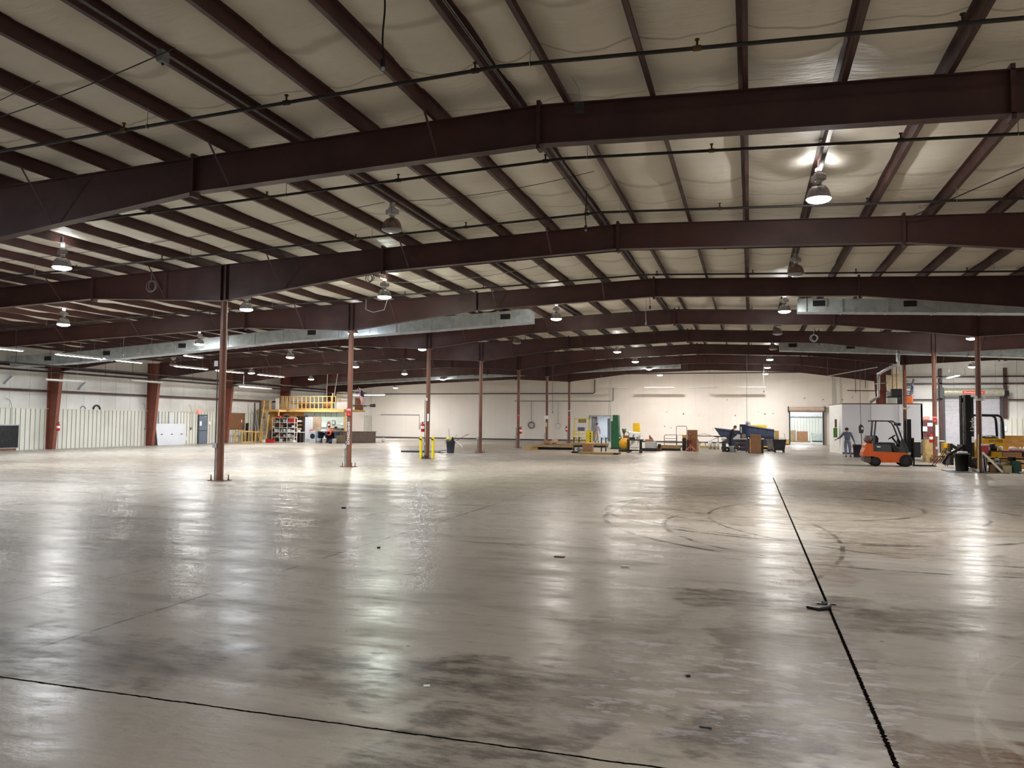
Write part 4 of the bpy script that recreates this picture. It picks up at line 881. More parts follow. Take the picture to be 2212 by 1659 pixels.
simple('storage_box', 'grey box stored on the loft behind the railing, middle', 'box', -34.7, -34.0, 56.5, 57.2, 2.65, 3.2, M_GREY)
simple('storage_box', 'brown box stored on the loft behind the railing, right', 'box', -33.6, -32.9, 56.6, 57.2, 2.65, 3.35, M_CARD)
b = MB(); b.tube(arcp((-34.5, 55.6, 2.9), .3, 0, math.pi, 12), .03, 6); tag(b.build('pipe_arch', M_DARKG), 'dark arched hose behind the loft railing', 'hose')
t = thing('loft_desk', 'bright blue and white desk unit on the loft by the flag', 'desk', (-31.9, 57, 2.65)); b = MB(); b.box(-.8, .55, 0, .5, 0, .63); b.build('body', M_WHITE, t)
for x in (-.8, .5): b = MB(); b.box(x-.08, x+.1, -.02, 0, 0, .63); b.build('blue_stripe', mat('sky_blue', (110, 180, 222), .5), t)
t = thing('timber_shelf', 'small timber roofed shelf standing on the loft near the flag', 'shelf', (-32.2, 57.6, 2.65))
for x in (-.4, .4): b = MB(); b.box(x-.03, x+.03, -.03, .03, 0, 1.3); b.build('post', M_PINE, t)
for z in (.75, 1.25): b = MB(); b.box(-.55, .5, -.2, .2, z, z+.05); b.build('shelf_board', M_PINE, t)
simple('paper_stack', 'white papers on the small timber shelf', 'papers', -32.4, -31.9, 57.5, 57.7, 3.45, 3.52, M_PAPER)
# flag
t = thing('flag', 'flag with red and white stripes and a dark blue canton, hanging from the loft', 'flag', (-30.45, 56.6, 4.4))
b = MB(); b.cyl((-.55, .1, -.65), (.15, -.05, .08), .015, n=8); b.build('pole', M_WHITE, t)
b = MB()
def fl(u, v):  # u along hoist 0..1 -> 13 stripes, v along the fly, hanging down
    return (.05+.45*u+.25*v+.05*math.sin(9*v+4*u)-.1*u*v, .05*math.sin(7*u+3*v), -.0-1.35*v-.18*u*(1-v)+.05*math.sin(6*u))
NU, NV = 26, 14
b.sheet(fl, NU, NV)
for j in range(NV):
    for i in range(NU):
        st = i // 2; b.mi[j*NU+i] = 2 if (i >= 12 and j < 6) else (0 if st % 2 == 0 else 1)
b.build('cloth', [mat('flag_red', (168, 34, 48), .7, var=0), mat('flag_white', (234, 230, 230), .7, var=0), mat('flag_navy', (34, 38, 74), .7, var=0)], t, solid=.004)
t = thing('loudspeaker', 'black cylinder-shaped loudspeaker beside the flag', 'speaker', (-29.3, 57.0, 3.0)); b = MB(); b.cyl((-.2, 0, 0), (.22, 0, 0), .1, .14, n=16); b.build('body', M_BLACK, t); b = MB(); b.box(-1.66, -.15, -.02, .02, -.02, .02); b.build('bracket', M_BLACK, t)
# ladder
t = thing('ladder', 'pine ladder leaning on the loft platform at left', 'ladder', (-36.3, 52.4, 0))
for s_ in (-1, 1): b = MB(); b.bar((s_*.29-.06, 0, .02), (s_*.22+.04, .3, 2.2 if s_ > 0 else 3.25), .09, .05); b.build('side_rail', M_PINE, t)
for k in range(8): f_ = .08+.115*k; z = f_*2.7; b = MB(); b.bar((-.33+.12*f_, .02+.28*f_, z), (.21+.06*f_, .02+.28*f_, z), .06, .035); b.build('rung', M_PINE, t)
simple('ladder_backboard', 'dark board panel behind the ladder', 'board', -36.6, -35.75, 54.9, 54.95, 0, 2.3, M_BROWNB)
# white shelf unit
t = thing('shelf_unit', 'white open shelf unit with three columns crammed with parts', 'shelf unit', (-35.05, 53.2, 0)); 
XS = [-1.01, -.33, .34, 1.0]; ZS = [.05, .42, .80, 1.17, 1.55, 1.93]
for i, x in enumerate(XS): b = MB(); b.box(x-.02, x+.02, 0, .04, 0, 1.95); b.box(x-.02, x+.02, .36, .4, 0, 1.95); b.build('upright', M_WHITE, t)
for z in ZS: b = MB(); b.box(-1.01, 1.0, 0, .4, z-.018, z+.018); b.build('shelf', M_WHITE, t)
b = MB(); b.box(-1.01, 1.0, .39, .4, 0, 1.95); b.build('back_panel', M_BROWNB, t)
pal = [(M_WHITE, 'white'), (M_LGREY, 'light grey'), (M_CARD, 'cardboard-brown'), (M_DARKG, 'dark grey'), (M_OFFG, 'pale green'), (M_BLACK, 'black')]
rr = random.Random(12); sh = ['bottom', 'second', 'third', 'fourth', 'top']; cn = ['left', 'middle', 'right']; kinds = {}
for c in range(3):
    for s_ in range(5):
        x = -35.05+XS[c]+.05; q = 0
        while x < -35.05+XS[c+1]-.15 and q < 4:
            w_ = rr.uniform(.1, .24); h = rr.uniform(.1, .27); m, cn_ = pal[rr.randrange(6)]; x1 = min(x+w_, -35.05+XS[c+1]-.03); z = ZS[s_]+.018
            if (c, s_) == (2, 4): m, cn_ = M_RED, 'red'; x1 = -35.05+XS[3]-.06; h = .3
            pos_ = ['first', 'second', 'third', 'fourth'][q]; lab = cn_ + ' item, ' + pos_ + ' in the ' + cn[c] + ' column, ' + sh[s_] + ' shelf of the white unit'
            if rr.random() < .35 and (c, s_) != (2, 4):
                b = MB(); r_ = (x1-x)/2; b.lathe([(0, 0), (r_*.85, 0), (r_, h*.8), (r_*.9, h*.85), (0, h)], (x+r_, 53.25+r_, z), n=12); o = b.build('storage_jar', m); tag(o, lab, 'jar', 'items on the white shelf unit')
            else: o = simple('parts_box', lab, 'box', x, x1, 53.23, 53.5, z, z+h, m, 'items on the white shelf unit', bev=.008)
            x = x1 + rr.uniform(.02, .07); q += 1
simple('red_hard_case', 'red and black item on top of the white shelf unit, left', 'case', -35.7, -35.4, 53.25, 53.5, 1.95, 2.08, M_RED, bev=.03)
simple('dark_hard_case', 'dark item on top of the white shelf unit, middle', 'case', -34.95, -34.7, 53.25, 53.5, 1.95, 2.12, M_BLACK, bev=.03)
t = thing('tool_box', 'red tool box on the floor beside the ladder foot', 'tool box', (-35.5, 52.2, 0)); b = MB(); b.frust(-.34, .34, -.15, .15, 0, .24, .03, .02); b.build('box', M_RED, t, bev=.01); b = MB(); b.box(-.32, .32, -.13, .13, .24, .29); b.build('lid', mat('dark_red', (130, 24, 28), .4), t, bev=.01)
simple('white_pot', 'small white tub on the floor at the ladder foot', 'tub', -36.35, -36.1, 52.3, 52.5, 0, .22, M_WHITE, bev=.04)
# dark shelf with items, worktable
t = thing('pigeonhole_shelf', 'dark pigeonhole shelf above the workbench, beside the white unit', 'shelf', (-34.75, 55.08, .98))
for z in (0, .3, .62, .95, 1.1): b = MB(); b.box(-.33, .33, 0, .4, z-.015, z+.015); b.build('shelf', M_BROWNB, t)
b = MB(); b.box(.3, .5, 0, .4, -.1, 1.15); b.build('side_panel', M_DARKG, t); b = MB(); b.box(-.33, -.3, 0, .4, 0, 1.1); b.build('upright', M_BROWNB, t)
for i, z in enumerate((.995, 1.295, 1.615)): simple('parts_box', ('cream', 'brown', 'white')[i] + ' box on the dark pigeonhole shelf', 'box', -35.0, -34.65, 55.12, 55.36, z, z+.15, (M_CREAM, M_CARD, M_WHITE)[i], 'boxes on the dark shelf')
t = thing('work_table', 'white-topped work table with grey legs by the white door', 'table', (-34.5, 54.2, 0)); b = MB(); b.box(-.7, .62, -.3, .4, .78, .83); b.build('tabletop', M_WHITE, t)
for x in (-.62, .55):
    for y in (-.24, .34): b = MB(); b.box(x-.03, x+.03, y-.03, y+.03, 0, .78); b.build('leg', M_DARKG, t)
simple('paper_stack', 'white papers and tray on the white-topped work table', 'papers', -34.75, -34.2, 54.0, 54.3, .83, .97, M_PAPER)
simple('drawer_unit', 'dark drawer unit under the white-topped table', 'drawer unit', -34.6, -34.1, 54.0, 54.5, 0, .62, M_BLACK)
# white door leaf standing, fan, board
t = thing('loose_door_leaf', 'white door leaf standing ajar in the workshop', 'door panel', (-33.5, 54.4, 0), .1); b = MB(); b.box(-.33, .33, 0, .04, 0, 2.02); b.build('leaf', M_OFFW, t); b = MB(); b.box(-.28, .1, -.01, 0, .05, .3); b.build('kick_plate', M_LGREY, t)
b = MB(); b.cyl((.25, 0, 1.0), (.25, -.06, 1.0), .03, n=10); b.build('knob', M_DARKG, t)
simple('red_label', 'red square cloth hanging at the edge of the white door leaf', 'cloth', -33.3, -33.0, 54.2, 54.25, .78, 1.02, mat('coral_red', (226, 82, 72), .6))
t = thing('drum_fan', 'pale blue machine with a round dark grille, right of the white door', 'fan', (-32.78, 53.8, 0)); b = MB(); b.box(-.24, .24, 0, .4, 0, .93); b.build('housing', mat('pale_blue_grey', (188, 200, 216), .45), t, bev=.02); b = MB(); b.cyl((0, -.01, .52), (0, -.03, .52), .21, n=24); b.build('grille', M_BLACK, t)
simple('wood_board', 'tan shaded board on the green workshop wall', 'board', -33.98, -33.04, 55.42, 55.47, .9, 2.03, mat('tan_board', (198, 172, 146), .5))
sign_plate(-32.78, 55.45, 1.22, .45, .36, 'white notices on the green workshop wall', M_PAPER)
extinguisher(-32.32, 55.42, 1.2, 'red fire extinguisher on the green workshop wall')
t = thing('picture_frame', 'small black-framed paper on the green wall', 'frame', (-31.92, 55.45, 1.43)); b = MB(); b.box(-.14, .14, -.01, .02, 0, .34); b.build('frame', M_DARKG, t); b = MB(); b.box(-.11, .11, -.015, -.01, .03, .31); b.build('print', M_OFFG, t)
t = thing('narrow_shelf', 'narrow brown wall shelf on the green wall', 'shelf', (-31.55, 55.3, 1.12)); b = MB(); b.box(-.6, .6, -.1, .18, 0, .03); b.build('board', M_BROWNB, t)
for s_ in (-.5, .5): b = MB(); b.box(s_-.02, s_+.02, -.05, .18, -.12, 0); b.build('bracket', M_BROWNB, t)
simple('black_tool', 'small black tool on the narrow wall shelf', 'tool', -31.75, -31.5, 55.25, 55.4, 1.15, 1.28, M_BLACK, bev=.04)
simple('paper_pad', 'small white pad above the narrow wall shelf', 'paper', -31.3, -31.05, 55.46, 55.49, 1.4, 1.55, M_PAPER)
for i in range(5): b = MB(); b.tube([(-33.6+.5*i, 55.4, 2.42), (-33.6+.5*i, 55.35, 2.15-.04*i), (-33.55+.5*i, 55.3, 2.12-.04*i)], .012, 6); tag(b.build('wall_hook', M_DARKG), 'dark hook hanging under the loft edge, ' + wd[i].replace('nearest', 'first') + ' from the left', 'hook', 'hooks under the loft')
b = MB(); b.tube([(-30.93, 55.9, 2.4), (-30.93, 55.9, 2.15), (-30.93, 56.05, 1.95), (-30.93, 55.9, 1.85), (-30.93, 55.8, 2.0)], .015, 6); tag(b.build('hung_chain', M_BROWNB), 'brown hooked chain hanging by the white workshop wall', 'chain')
# desk, hose, buckets
t = thing('work_bench', 'dark blue-grey work bench under the green wall', 'bench', (-32.0, 54.4, 0)); b = MB(); b.box(-.6, 1.05, -.3, .5, .84, .9); b.build('benchtop', M_SLATE, t)
for x in (-.55, .15, .98): b = MB(); b.box(x-.05, x+.05, -.25, .45, 0, .84); b.build('leg', M_SLATE, t)
b = MB(); b.box(-.55, .98, .4, .45, .1, .8); b.build('back_panel', M_BLACK, t)
simple('white_carton', 'white carton on the dark work bench', 'box', -32.3, -31.8, 54.2, 54.5, .9, 1.03, M_PAPER)
M_OR = mat('orange_hose', (236, 92, 56), .5)
t = thing('orange_hose', 'orange coiled cord draped over the bench edge', 'cord', (-31.35, 54.0, .9)); b = MB()
for k in range(5): b.tube(arcp((-.1+.015*k, -.05*k, -.1), .2-.012*k, 0, 2*math.pi, 18)[:-1], .025, 6, True)
b.build('coil', M_OR, t); b = MB(); b.tube([(-.2, 0, .1), (.1, .1, .14), (.3, .1, .12), (.45, .12, .1)], .05, 6); b.build('heap', M_OR, t)
def bucket(x, y, r, h, label, m=None):
    t = thing('bucket', label, 'bucket', (x, y, 0), 0, 'buckets before the bench'); b = MB(); b.lathe([(0, 0), (r*.88, 0), (r, h), (r*1.06, h), (r*1.06, h+.02), (0, h+.02)], n=20); b.build('pail', m or M_WHITE, t); b = MB(); b.tube(arcp((0, -r*1.0, h*.85), r*.9, math.pi, 2*math.pi, 10), .006, 5); b.build('bail', M_COND, t)
bucket(-31.68, 52.9, .16, .36, 'white bucket with blue print, leftmost before the bench'); bucket(-31.2, 52.9, .17, .38, 'white bucket, second from left before the bench'); bucket(-30.75, 53.0, .14, .28, 'dark grey bucket between the white ones', M_DARKG); bucket(-30.35, 52.9, .17, .35, 'white bucket, rightmost before the bench')
b = MB(); b.lathe([(.164, .1), (.167, .17)], (-31.68, 52.9, 0), n=20); tag(b.build('blue_print_label', mat('print_blue', (60, 90, 150), .5)), 'blue printed band on the leftmost white bucket', 'label')
t = thing('spray_bottle', 'white spray bottle standing behind the leftmost bucket', 'bottle', (-31.45, 53.3, 0)); b = MB(); b.lathe([(0, 0), (.07, 0), (.07, .42), (.03, .5), (.02, .56), (0, .56)], n=14); b.build('bottle', M_WHITE, t); b = MB(); b.box(-.06, .02, -.015, .015, .56, .6); b.build('trigger', M_LGREY, t)
# dark cabinets
t = thing('counter_cabinet', 'long dark brown counter cabinet right of the workshop', 'counter', (-29.75, 55.35, 0), .88); M_CAB = mat('dark_brown_cabinet', (92, 76, 70), .5)
b = MB(); b.box(-1.2, 1.55, -.1, .45, 0, .88); b.build('carcass', M_CAB, t); b = MB(); b.box(-1.25, 1.6, -.14, .48, .88, .92); b.build('worktop', mat('brown_worktop', (110, 90, 80), .45), t)
for i in range(3): b = MB(); b.box(-.5+.68*i, .14+.68*i, -.115, -.1, .06, .86); b.build('door_panel', M_CAB, t)
simple('olive_crate', 'olive-brown low cabinet behind the second left column', 'cabinet', -30.5, -29.95, 53.4, 53.9, 0, .62, mat('olive_brown', (104, 94, 72), .6))
# ceiling drop straps
for i, (x0, z0, x1, z1) in enumerate(((-33.5, 4.4, -33.45, 3.75), (-32.8, 4.5, -32.5, 3.8), (-31.2, 5.3, -31.15, 3.65))):
    b = MB(); b.bar((x0, 57, z1), (x1, 57, roof(x0)), .04, .04); tag(b.build('hanging_strut', M_WHITE), 'white strut dropping from the roof to the loft, ' + ('left', 'middle', 'right')[i], 'strut')
# ---------------------------------------------------------------- clutter in the middle distance
def wheel(t, x, y, z, r, w_, m=None, name='wheel', hub=None):
    b = MB(); b.lathe([(r*.5, -w_/2), (r*.95, -w_/2), (r, -w_*.3), (r, w_*.3), (r*.95, w_/2), (r*.5, w_/2)], (x, y, z), n=20, axis='Y'); o = b.build(name, m or M_RUBBER, t)
    b = MB(); b.cyl((x, y-w_*.42, z), (x, y+w_*.42, z), r*.52, n=16); b.build('hub', hub or M_GREY, o); return o
# flat pallets with cardboard, left of the work stand
for i, (x0, x1, y0, y1, z0, z1, m, lb) in enumerate(((-14.2, -13.3, 49.3, 50.4, 0, .14, M_PLY, 'plywood sheet, lower left of the flat pallet stack'), (-13.6, -10.9, 49.2, 50.6, .16, .32, M_PALLET, 'wide brown sheet on dark skids, main layer of the flat stack'), (-13.4, -11.1, 49.6, 50.4, 0, .16, M_BLACK, 'dark skids under the wide brown sheet'))):
    simple(('flat_sheet', 'flat_sheet', 'skid')[i], lb, 'sheet', x0, x1, y0, y1, z0, z1, m)
simple('flat_sheet', 'thin strip of sheet sticking out left of the flat stack', 'sheet', -15.1, -14.2, 49.4, 49.7, 0, .03, M_LGREY)
b = MB(); b.sheet(lambda u, v: (-13.1+1.9*u, 49.4+1*v, .34+.1*math.sin(3.1*u)), 10, 3); tag(b.build('bent_cardboard', M_CARD, solid=.01), 'bowed cardboard lying on the flat stack', 'cardboard')
simple('cardboard_flap', 'upturned cardboard flap on the flat stack, left', 'cardboard', -12.95, -12.55, 49.5, 49.52, .4, .62, M_CARD, rot=(0, .3, 0)); simple('cardboard_flap', 'pink-tan cardboard flap on the flat stack, right', 'cardboard', -12.5, -12.1, 49.9, 49.92, .38, .68, mat('pink_tan_card', (206, 168, 140), .6), rot=(0, -.2, 0))
# work stand with tabletop
t = thing('work_stand', 'low brown-topped stand with black upright posts', 'work stand', (-9.2, 46.4, 0)); b = MB(); b.box(-1.1, 1.0, -.5, .6, .42, .56); b.build('tabletop', M_PALLET, t, bev=.01)
b = MB(); b.box(-1.0, .95, -.4, .5, .3, .42); b.build('frame', M_BLACK, t)
for x, y in ((-.95, -.45), (-.8, .3), (.72, -.45), (.85, .3)): b = MB(); b.box(x-.03, x+.03, y-.03, y+.03, 0, .9); b.build('upright', M_BLKM, t); b = MB(); b.tube(arcp((x+.09, y, .78), .07, 0, math.pi, 8), .018, 6); b.build('hook', M_BLKM, t)
simple('steel_plate', 'black steel base plate with a motor, front of the low stand', 'base plate', -9.95, -9.05, 44.4, 45.1, 0, .1, M_BLKM)
t = thing('motor', 'grey motor with a round flange on the black base plate', 'motor', (-9.6, 44.8, .1)); b = MB(); b.cyl((0, -.12, .12), (0, .14, .12), .11, n=16); b.build('housing', M_GREY, t); b = MB(); b.cyl((.18, -.14, .1), (.18, -.1, .1), .09, n=16); b.build('flange', M_LGREY, t)
simple('cardboard_box', 'plain brown cardboard box standing on the long wooden pallet', 'box', -9.2, -8.65, 43.9, 44.4, .12, .58, M_CARD, bev=.005)
t = thing('pallet', 'long low yellowish wooden pallet in front of the stand', 'pallet', (-8.2, 44.0, 0))
b = MB(); b.box(-1.15, 1.1, -.5, .5, .09, .12); b.build('deck', M_PALLET, t)
for y in (-.46, 0, .46): b = MB(); b.box(-1.15, 1.1, y-.04, y+.04, 0, .09); b.build('stringer', mat('olive_wood', (150, 132, 70), .7), t)
b = MB(); b.box(.85, 1.1, -.52, -.45, 0, .09); b.build('dark_end_block', M_BLACK, t)
# order picker cage
PY = 60.
t = thing('lift_cage', 'yellow railed lift cage with an olive panel and blue bin', 'lift cage', (-12.6, PY, 0))
for x in (-.62, .58): b = MB(); b.box(x-.03, x+.03, -.03, .03, 0, 2.12); b.build('mast_post', M_YEL, t)
b = MB(); b.box(-.65, .62, -.03, .03, 2.06, 2.12); b.build('top_rail', M_YEL, t)
b = MB(); b.box(-.3, .33, -.05, .02, 1.76, 2.05); b.build('olive_panel', mat('olive_panel', (142, 136, 88), .5), t)
for z in (.35, .62, .9, 1.12): b = MB(); b.box(-.6, .9, -.55, -.51, z-.025, z+.025); b.build('guard_rail', M_YEL, t)
for x in (-.58, -.15, .45, .9): b = MB(); b.box(x-.03, x+.03, -.56, -.5, .1, 1.14); b.build('guard_post', M_YEL, t)
b = MB(); b.box(.5, .95, -.6, -.56, .1, 1.12); b.build('side_plate', M_YEL, t); b = MB()
for k in range(4): b.box(.72, .82, -.615, -.6, .28+.2*k, .4+.2*k)
b.build('black_marks', M_BLACK, t); b = MB(); b.box(-.62, .95, -.6, .5, 0, .1); b.build('base', M_YEL, t)
t = thing('plastic_bin', 'blue-violet plastic bin on the rail of the yellow cage', 'bin', (-12.55, PY-.45, 1.14)); b = MB(); b.frust(-.3, .26, -.15, .15, 0, .28, .03, .03); b.build('tub', mat('violet_blue', (102, 104, 150), .5), t); b = MB(); b.box(-.32, .28, -.17, .17, .28, .31); b.build('rim', M_WHITE, t)
# lobby doorway frame and open leaf
t = thing('door_3', None, None, (-13.75, 73.95, 0)); t['kind'] = 'structure'
for x in (-1.0, 1.0): b = MB(); b.box(x-.05, x+.05, -.04, .26, 0, 2.45); b.build('door_frame', M_LGREY, t)
b = MB(); b.box(-1.05, 1.05, -.04, .26, 2.4, 2.5); b.build('door_frame', M_LGREY, t); b = MB(); b.box(-.95, -.35, .3, .34, .02, 2.35, rot=(0, 0, .7)); b.build('door_leaf', M_GREY, t)
simple('steel_locker', 'tall blue-grey locker inside the lobby doorway', 'locker', -13.25, -12.95, 75.0, 75.5, 0, 2.2, mat('blue_grey_locker', (160, 176, 190), .4))
# green machine
t = thing('green_machine', 'tall dark green machine body stepping down to the right', 'machine', (-9.0, 53.2, 0))
b = MB(); b.prism([(-.1, .08), (.85, .08), (.85, .62), (.75, .7), (.55, .72), (.42, 1.1), (.38, 2.32), (.0, 2.32), (-.0, 1.9), (-.12, 1.9)], -.3, .35, 'Y'); b.build('body', M_GREEN, t, bev=.02)
b = MB(); b.box(-.15, .95, -.32, .4, 0, .08); b.build('skid', M_BLACK, t); b = MB(); b.cyl((.5, -.32, .78), (.5, -.3, .78), .05, n=14); b.build('gauge', M_WHITE, t)
# white machine with rollers
t = thing('bagged_machine', 'white wrapped machine parts heaped right of the green machine', 'machine', (-8.2, 56.5, 0)); rr = random.Random(8)
b = MB(); b.frust(-.45, .5, -.3, .3, 0, .7, -.05, 0); b.build('white_base', M_WHITE, t, bev=.05)
for k in range(9): x = -.4+.11*k; b = MB(); b.cyl((x, -.32, .35+.07*(k % 4)*1.7), (x+.14, -.3, .6+.06*(k % 5)*1.5), .07, .05, n=10); b.build('roller_part', [M_WHITE, M_GREY, M_LGREY][k % 3], t)
b = MB(); b.box(-.3, .6, -.1, .2, .7, 1.15, rot=(0, .1, 0)); b.build('wrapped_top', M_WHITE, t, bev=.08)
t = thing('pot_stand', 'dark green pot on a short post above the green machine base', 'pot', (-8.35, 53.8, .05)); b = MB(); b.lathe([(0, 0), (.05, 0), (.05, 1.0), (.09, 1.03), (.17, 1.33), (.15, 1.33), (.08, 1.07), (0, 1.07)], n=14); b.build('pot', mat('grey_green', (88, 100, 84), .6), t); b = MB(); b.box(-.06, .06, -.06, .06, -.05, 0); b.build('foot', M_GREEN, t)
# mustard drum, stand
t = thing('cable_drum', 'mustard yellow disc-shaped drum on its edge', 'drum', (-7.45, 48.3, 0)); b = MB(); b.lathe([(.0, -.1), (.34, -.1), (.36, -.06), (.36, .06), (.34, .1), (0, .1)], (0, 0, .50), n=30, axis='Y'); b.build('disc', M_MUST, t)
b = MB(); b.cyl((.05, -.12, .5), (.05, -.1, .5), .04, n=10); b.build('hub', M_BROWNB, t); b = MB(); b.box(-.35, .4, -.2, .25, 0, .14); b.build('cradle', M_BLACK, t)
b = MB(); b.tube(arcp((-7.45, 49.0, 1.06), .17, -.3, math.pi+.3, 12), .02, 6); tag(b.build('pipe_loop', M_DARKG), 'dark looped pipe handle above the mustard drum', 'handle')
simple('gear_box', 'dark brown gear box behind the mustard drum', 'gear box', -7.65, -7.3, 48.8, 49.2, .7, 1.0, M_BROWNB, bev=.02) ; simple('gear_box_stand', 'dark post under the brown gear box', 'post', -7.52, -7.44, 48.9, 49.05, 0, .7, M_BLACK)
# black cart
t = thing('utility_cart', 'black two-tier utility cart on casters in the middle distance', 'cart', (-6.6, 46.6, 0)); b = MB(); b.box(-.42, .5, -.3, .35, .74, .82); b.build('tabletop', mat('dark_brown_top', (58, 44, 40), .5), t)
for x in (-.38, .36):
    for y in (-.26, .3): b = MB(); b.box(x-.035, x+.035, y-.03, y+.03, .13, .76); b.build('leg', M_BLKM, t); wheel(t, x, y, .065, .065, .04)
b = MB(); b.box(-.4, .4, -.28, .32, .13, .2); b.build('lower_shelf', M_BLKM, t)
b = MB(); b.box(-6.9, -6.6, 46.5, 46.8, .82, .93); tag(b.build('part_tray', M_BLACK), 'dark part lying on the black utility cart', 'part')
simple('yellow_cabinet', 'tall flat yellow cabinet standing far behind the black cart', 'cabinet', -9.5, -8.93, 66, 66.4, 0, 1.78, mat('bright_yellow', (244, 200, 30), .45, var=.04))
t = thing('grey_case', 'grey box machine on a black platform right of the cart', 'machine', (-6.15, 50.4, 0)); b = MB(); b.box(-.55, .45, -.3, .4, 0, .18); b.build('platform', M_BLACK, t); b = MB(); b.box(-.3, .4, -.25, .3, .18, .6); b.build('case', M_LGREY, t, bev=.02); b = MB(); b.box(-.3, .2, -.2, .2, .6, .75); b.build('brown_lid', M_CARD, t, bev=.02)
simple('fan_motor', 'black motor right of the grey box machine', 'motor', -5.75, -5.55, 51, 51.3, .2, .45, M_BLACK, bev=.05); simple('motor_block', 'brown block under the black motor', 'block', -5.8, -5.5, 50.95, 51.35, 0, .2, M_BROWNB)
b = MB(); b.prism([(-6.2, .82-.06), (-5.95, .76), (-6.2, 1.05)], 50.3, 50.4, 'Y'); tag(b.build('wedge_part', mat('rusty_red', (140, 62, 48), .6)), 'small rusty triangular part on the grey machine lid', 'part')
# platform trucks with hoop rails
def hoop_cart(x, y, L, h, label, bars=3):
    t = thing('platform_truck', label, 'platform truck', (x, y, 0)); b = MB(); b.tube([(-L/2, 0, .2), (-L/2, 0, h-.12)] + arcp((-L/2+.12, 0, h-.12), .12, math.pi, math.pi/2, 5) + arcp((L/2-.12, 0, h-.12), .12, math.pi/2, 0, 5) + [(L/2, 0, .2)], .018, 8); b.build('hoop_rail', M_DARKG, t)
    for k in range(bars): z = .45+(h-.55)*k/bars; b = MB(); b.cyl((-L/2, 0, z), (L/2, 0, z), .013, n=8); b.build('cross_bar', M_DARKG, t)
    b = MB(); b.box(-L/2-.05, L/2+.05, -.6, .1, .16, .22); b.build('deck', M_DARKG, t)
    for xx in (-L/2+.1, L/2-.1): wheel(t, xx, -.3, .08, .08, .05)
    return t
hoop_cart(-5.2, 54.0, .85, 1.0, 'low hoop-railed platform truck beside the tan crate'); hoop_cart(-4.55, 55.0, .72, 1.6, 'tall hoop-railed trolley left of the orange pallet jack', 2)
t = thing('wood_crate', 'long tan wooden crate on dark skids', 'crate', (-5.1, 52.2, 0)); b = MB(); b.prism([(-.75, .14), (.72, .14), (.78, .36), (-.62, .36), (-.9, .2)], -.35, .35, 'Y'); b.build('crate', M_PALLET, t); b = MB(); b.box(-.5, .7, -.3, .3, 0, .14); b.build('skid', M_BLACK, t)
simple('black_pump', 'black pump body beside the orange pallet jack', 'pump', -4.3, -4.05, 52.4, 52.8, 0, .85, M_BLACK, bev=.06); simple('yellow_part', 'small yellow part on the black pump', 'part', -4.3, -4.0, 52.4, 52.6, .86, 1.0, M_MUST)
# pallet jack and boxes
t = thing('pallet_jack', 'orange pallet jack with triangular frame and raised loop handle', 'pallet jack', (-3.68, 51.4, 0)); M_PJ = mat('faded_orange_paint', (176, 84, 54), .5)
b = MB(); b.bar((0, 0, .38), (-.33, 0, .04), .045); b.bar((0, 0, .38), (.33, 0, .04), .045); b.build('a_frame', mat('pale_jack_frame', (214, 160, 136), .5), t)
b = MB(); b.cyl((0, -.02, .1), (0, -.02, .5), .05, n=12); b.build('pump', M_PJ, t); b = MB(); b.cyl((0, -.05, .45), (0, -.15, 1.0), .018, n=8); b.build('handle_shaft', mat('dark_rust', (84, 40, 34), .5), t)
b = MB(); b.tube([(0, -.15, .98), (-.17, -.17, 1.12), (-.15, -.18, 1.22), (.15, -.18, 1.22), (.17, -.17, 1.12), (0, -.15, .98)], .018, 8); b.build('handle_loop', mat('dark_rust', (84, 40, 34), .5), t)
for s_ in (-.2, .2): b = MB(); b.box(s_-.08, s_+.08, .05, 1.15, .04, .1); b.build('fork', M_PJ, t)
wheel(t, 0, 0, .09, .09, .12)
simple('cardboard_box', 'tall brown cardboard box behind the pallet jack handle', 'box', -4.02, -3.38, 53.1, 53.6, .72, 1.36, M_CARD, bev=.005); simple('cardboard_box', 'brown carton supporting the tall box behind the pallet jack', 'box', -4.05, -3.35, 53.0, 53.7, 0, .72, mat('rust_carton', (150, 92, 66), .6), bev=.005); simple('timber_board', 'tan panel right of the pallet jack', 'panel', -3.32, -3.22, 51.7, 52.3, 0, .72, M_LUMB)
simple('low_yellow_plank', 'low yellow plank on the floor far behind the pallet jack', 'plank', -3.6, -2.4, 59.3, 59.6, 0, .14, M_MUST)
# long bench
t = thing('long_bench', 'long grey steel bench left of the tilted blue hopper', 'bench', (-3.0, 58, 0)); b = MB(); b.box(-.75, .85, -.35, .35, .86, .92); b.build('benchtop', M_GREY, t)
for x in (-.7, .8): b = MB(); b.box(x-.03, x+.03, -.3, -.24, 0, .86); b.build('leg', M_GREY, t)
b = MB(); b.bar((.8, -.27, .82), (.15, -.27, .5), .035); b.build('brace', M_GREY, t)
b = MB(); b.sheet(lambda u, v: (-3.65+.95*u, 57.8+.3*v, .93+.14*math.sin(3.1*u)*(1-.5*u)), 8, 3); tag(b.build('bench_clutter', M_GREY, solid=.02), 'grey flattened bag on the long steel bench', 'bag')
for i, (x, h, r_) in enumerate(((-2.75, .62, .14), (-2.45, .4, .1), (-2.2, .45, .1))): b = MB(); b.lathe([(0, 0), (r_*.9, 0), (r_, h), (0, h)], (x, 57.2, 0), n=14); tag(b.build('white_drum', [M_WHITE, M_LGREY, M_CREAM][i]), ('tall white', 'short grey', 'short cream')[i] + ' drum under the long steel bench', 'drum', 'drums by the bench')
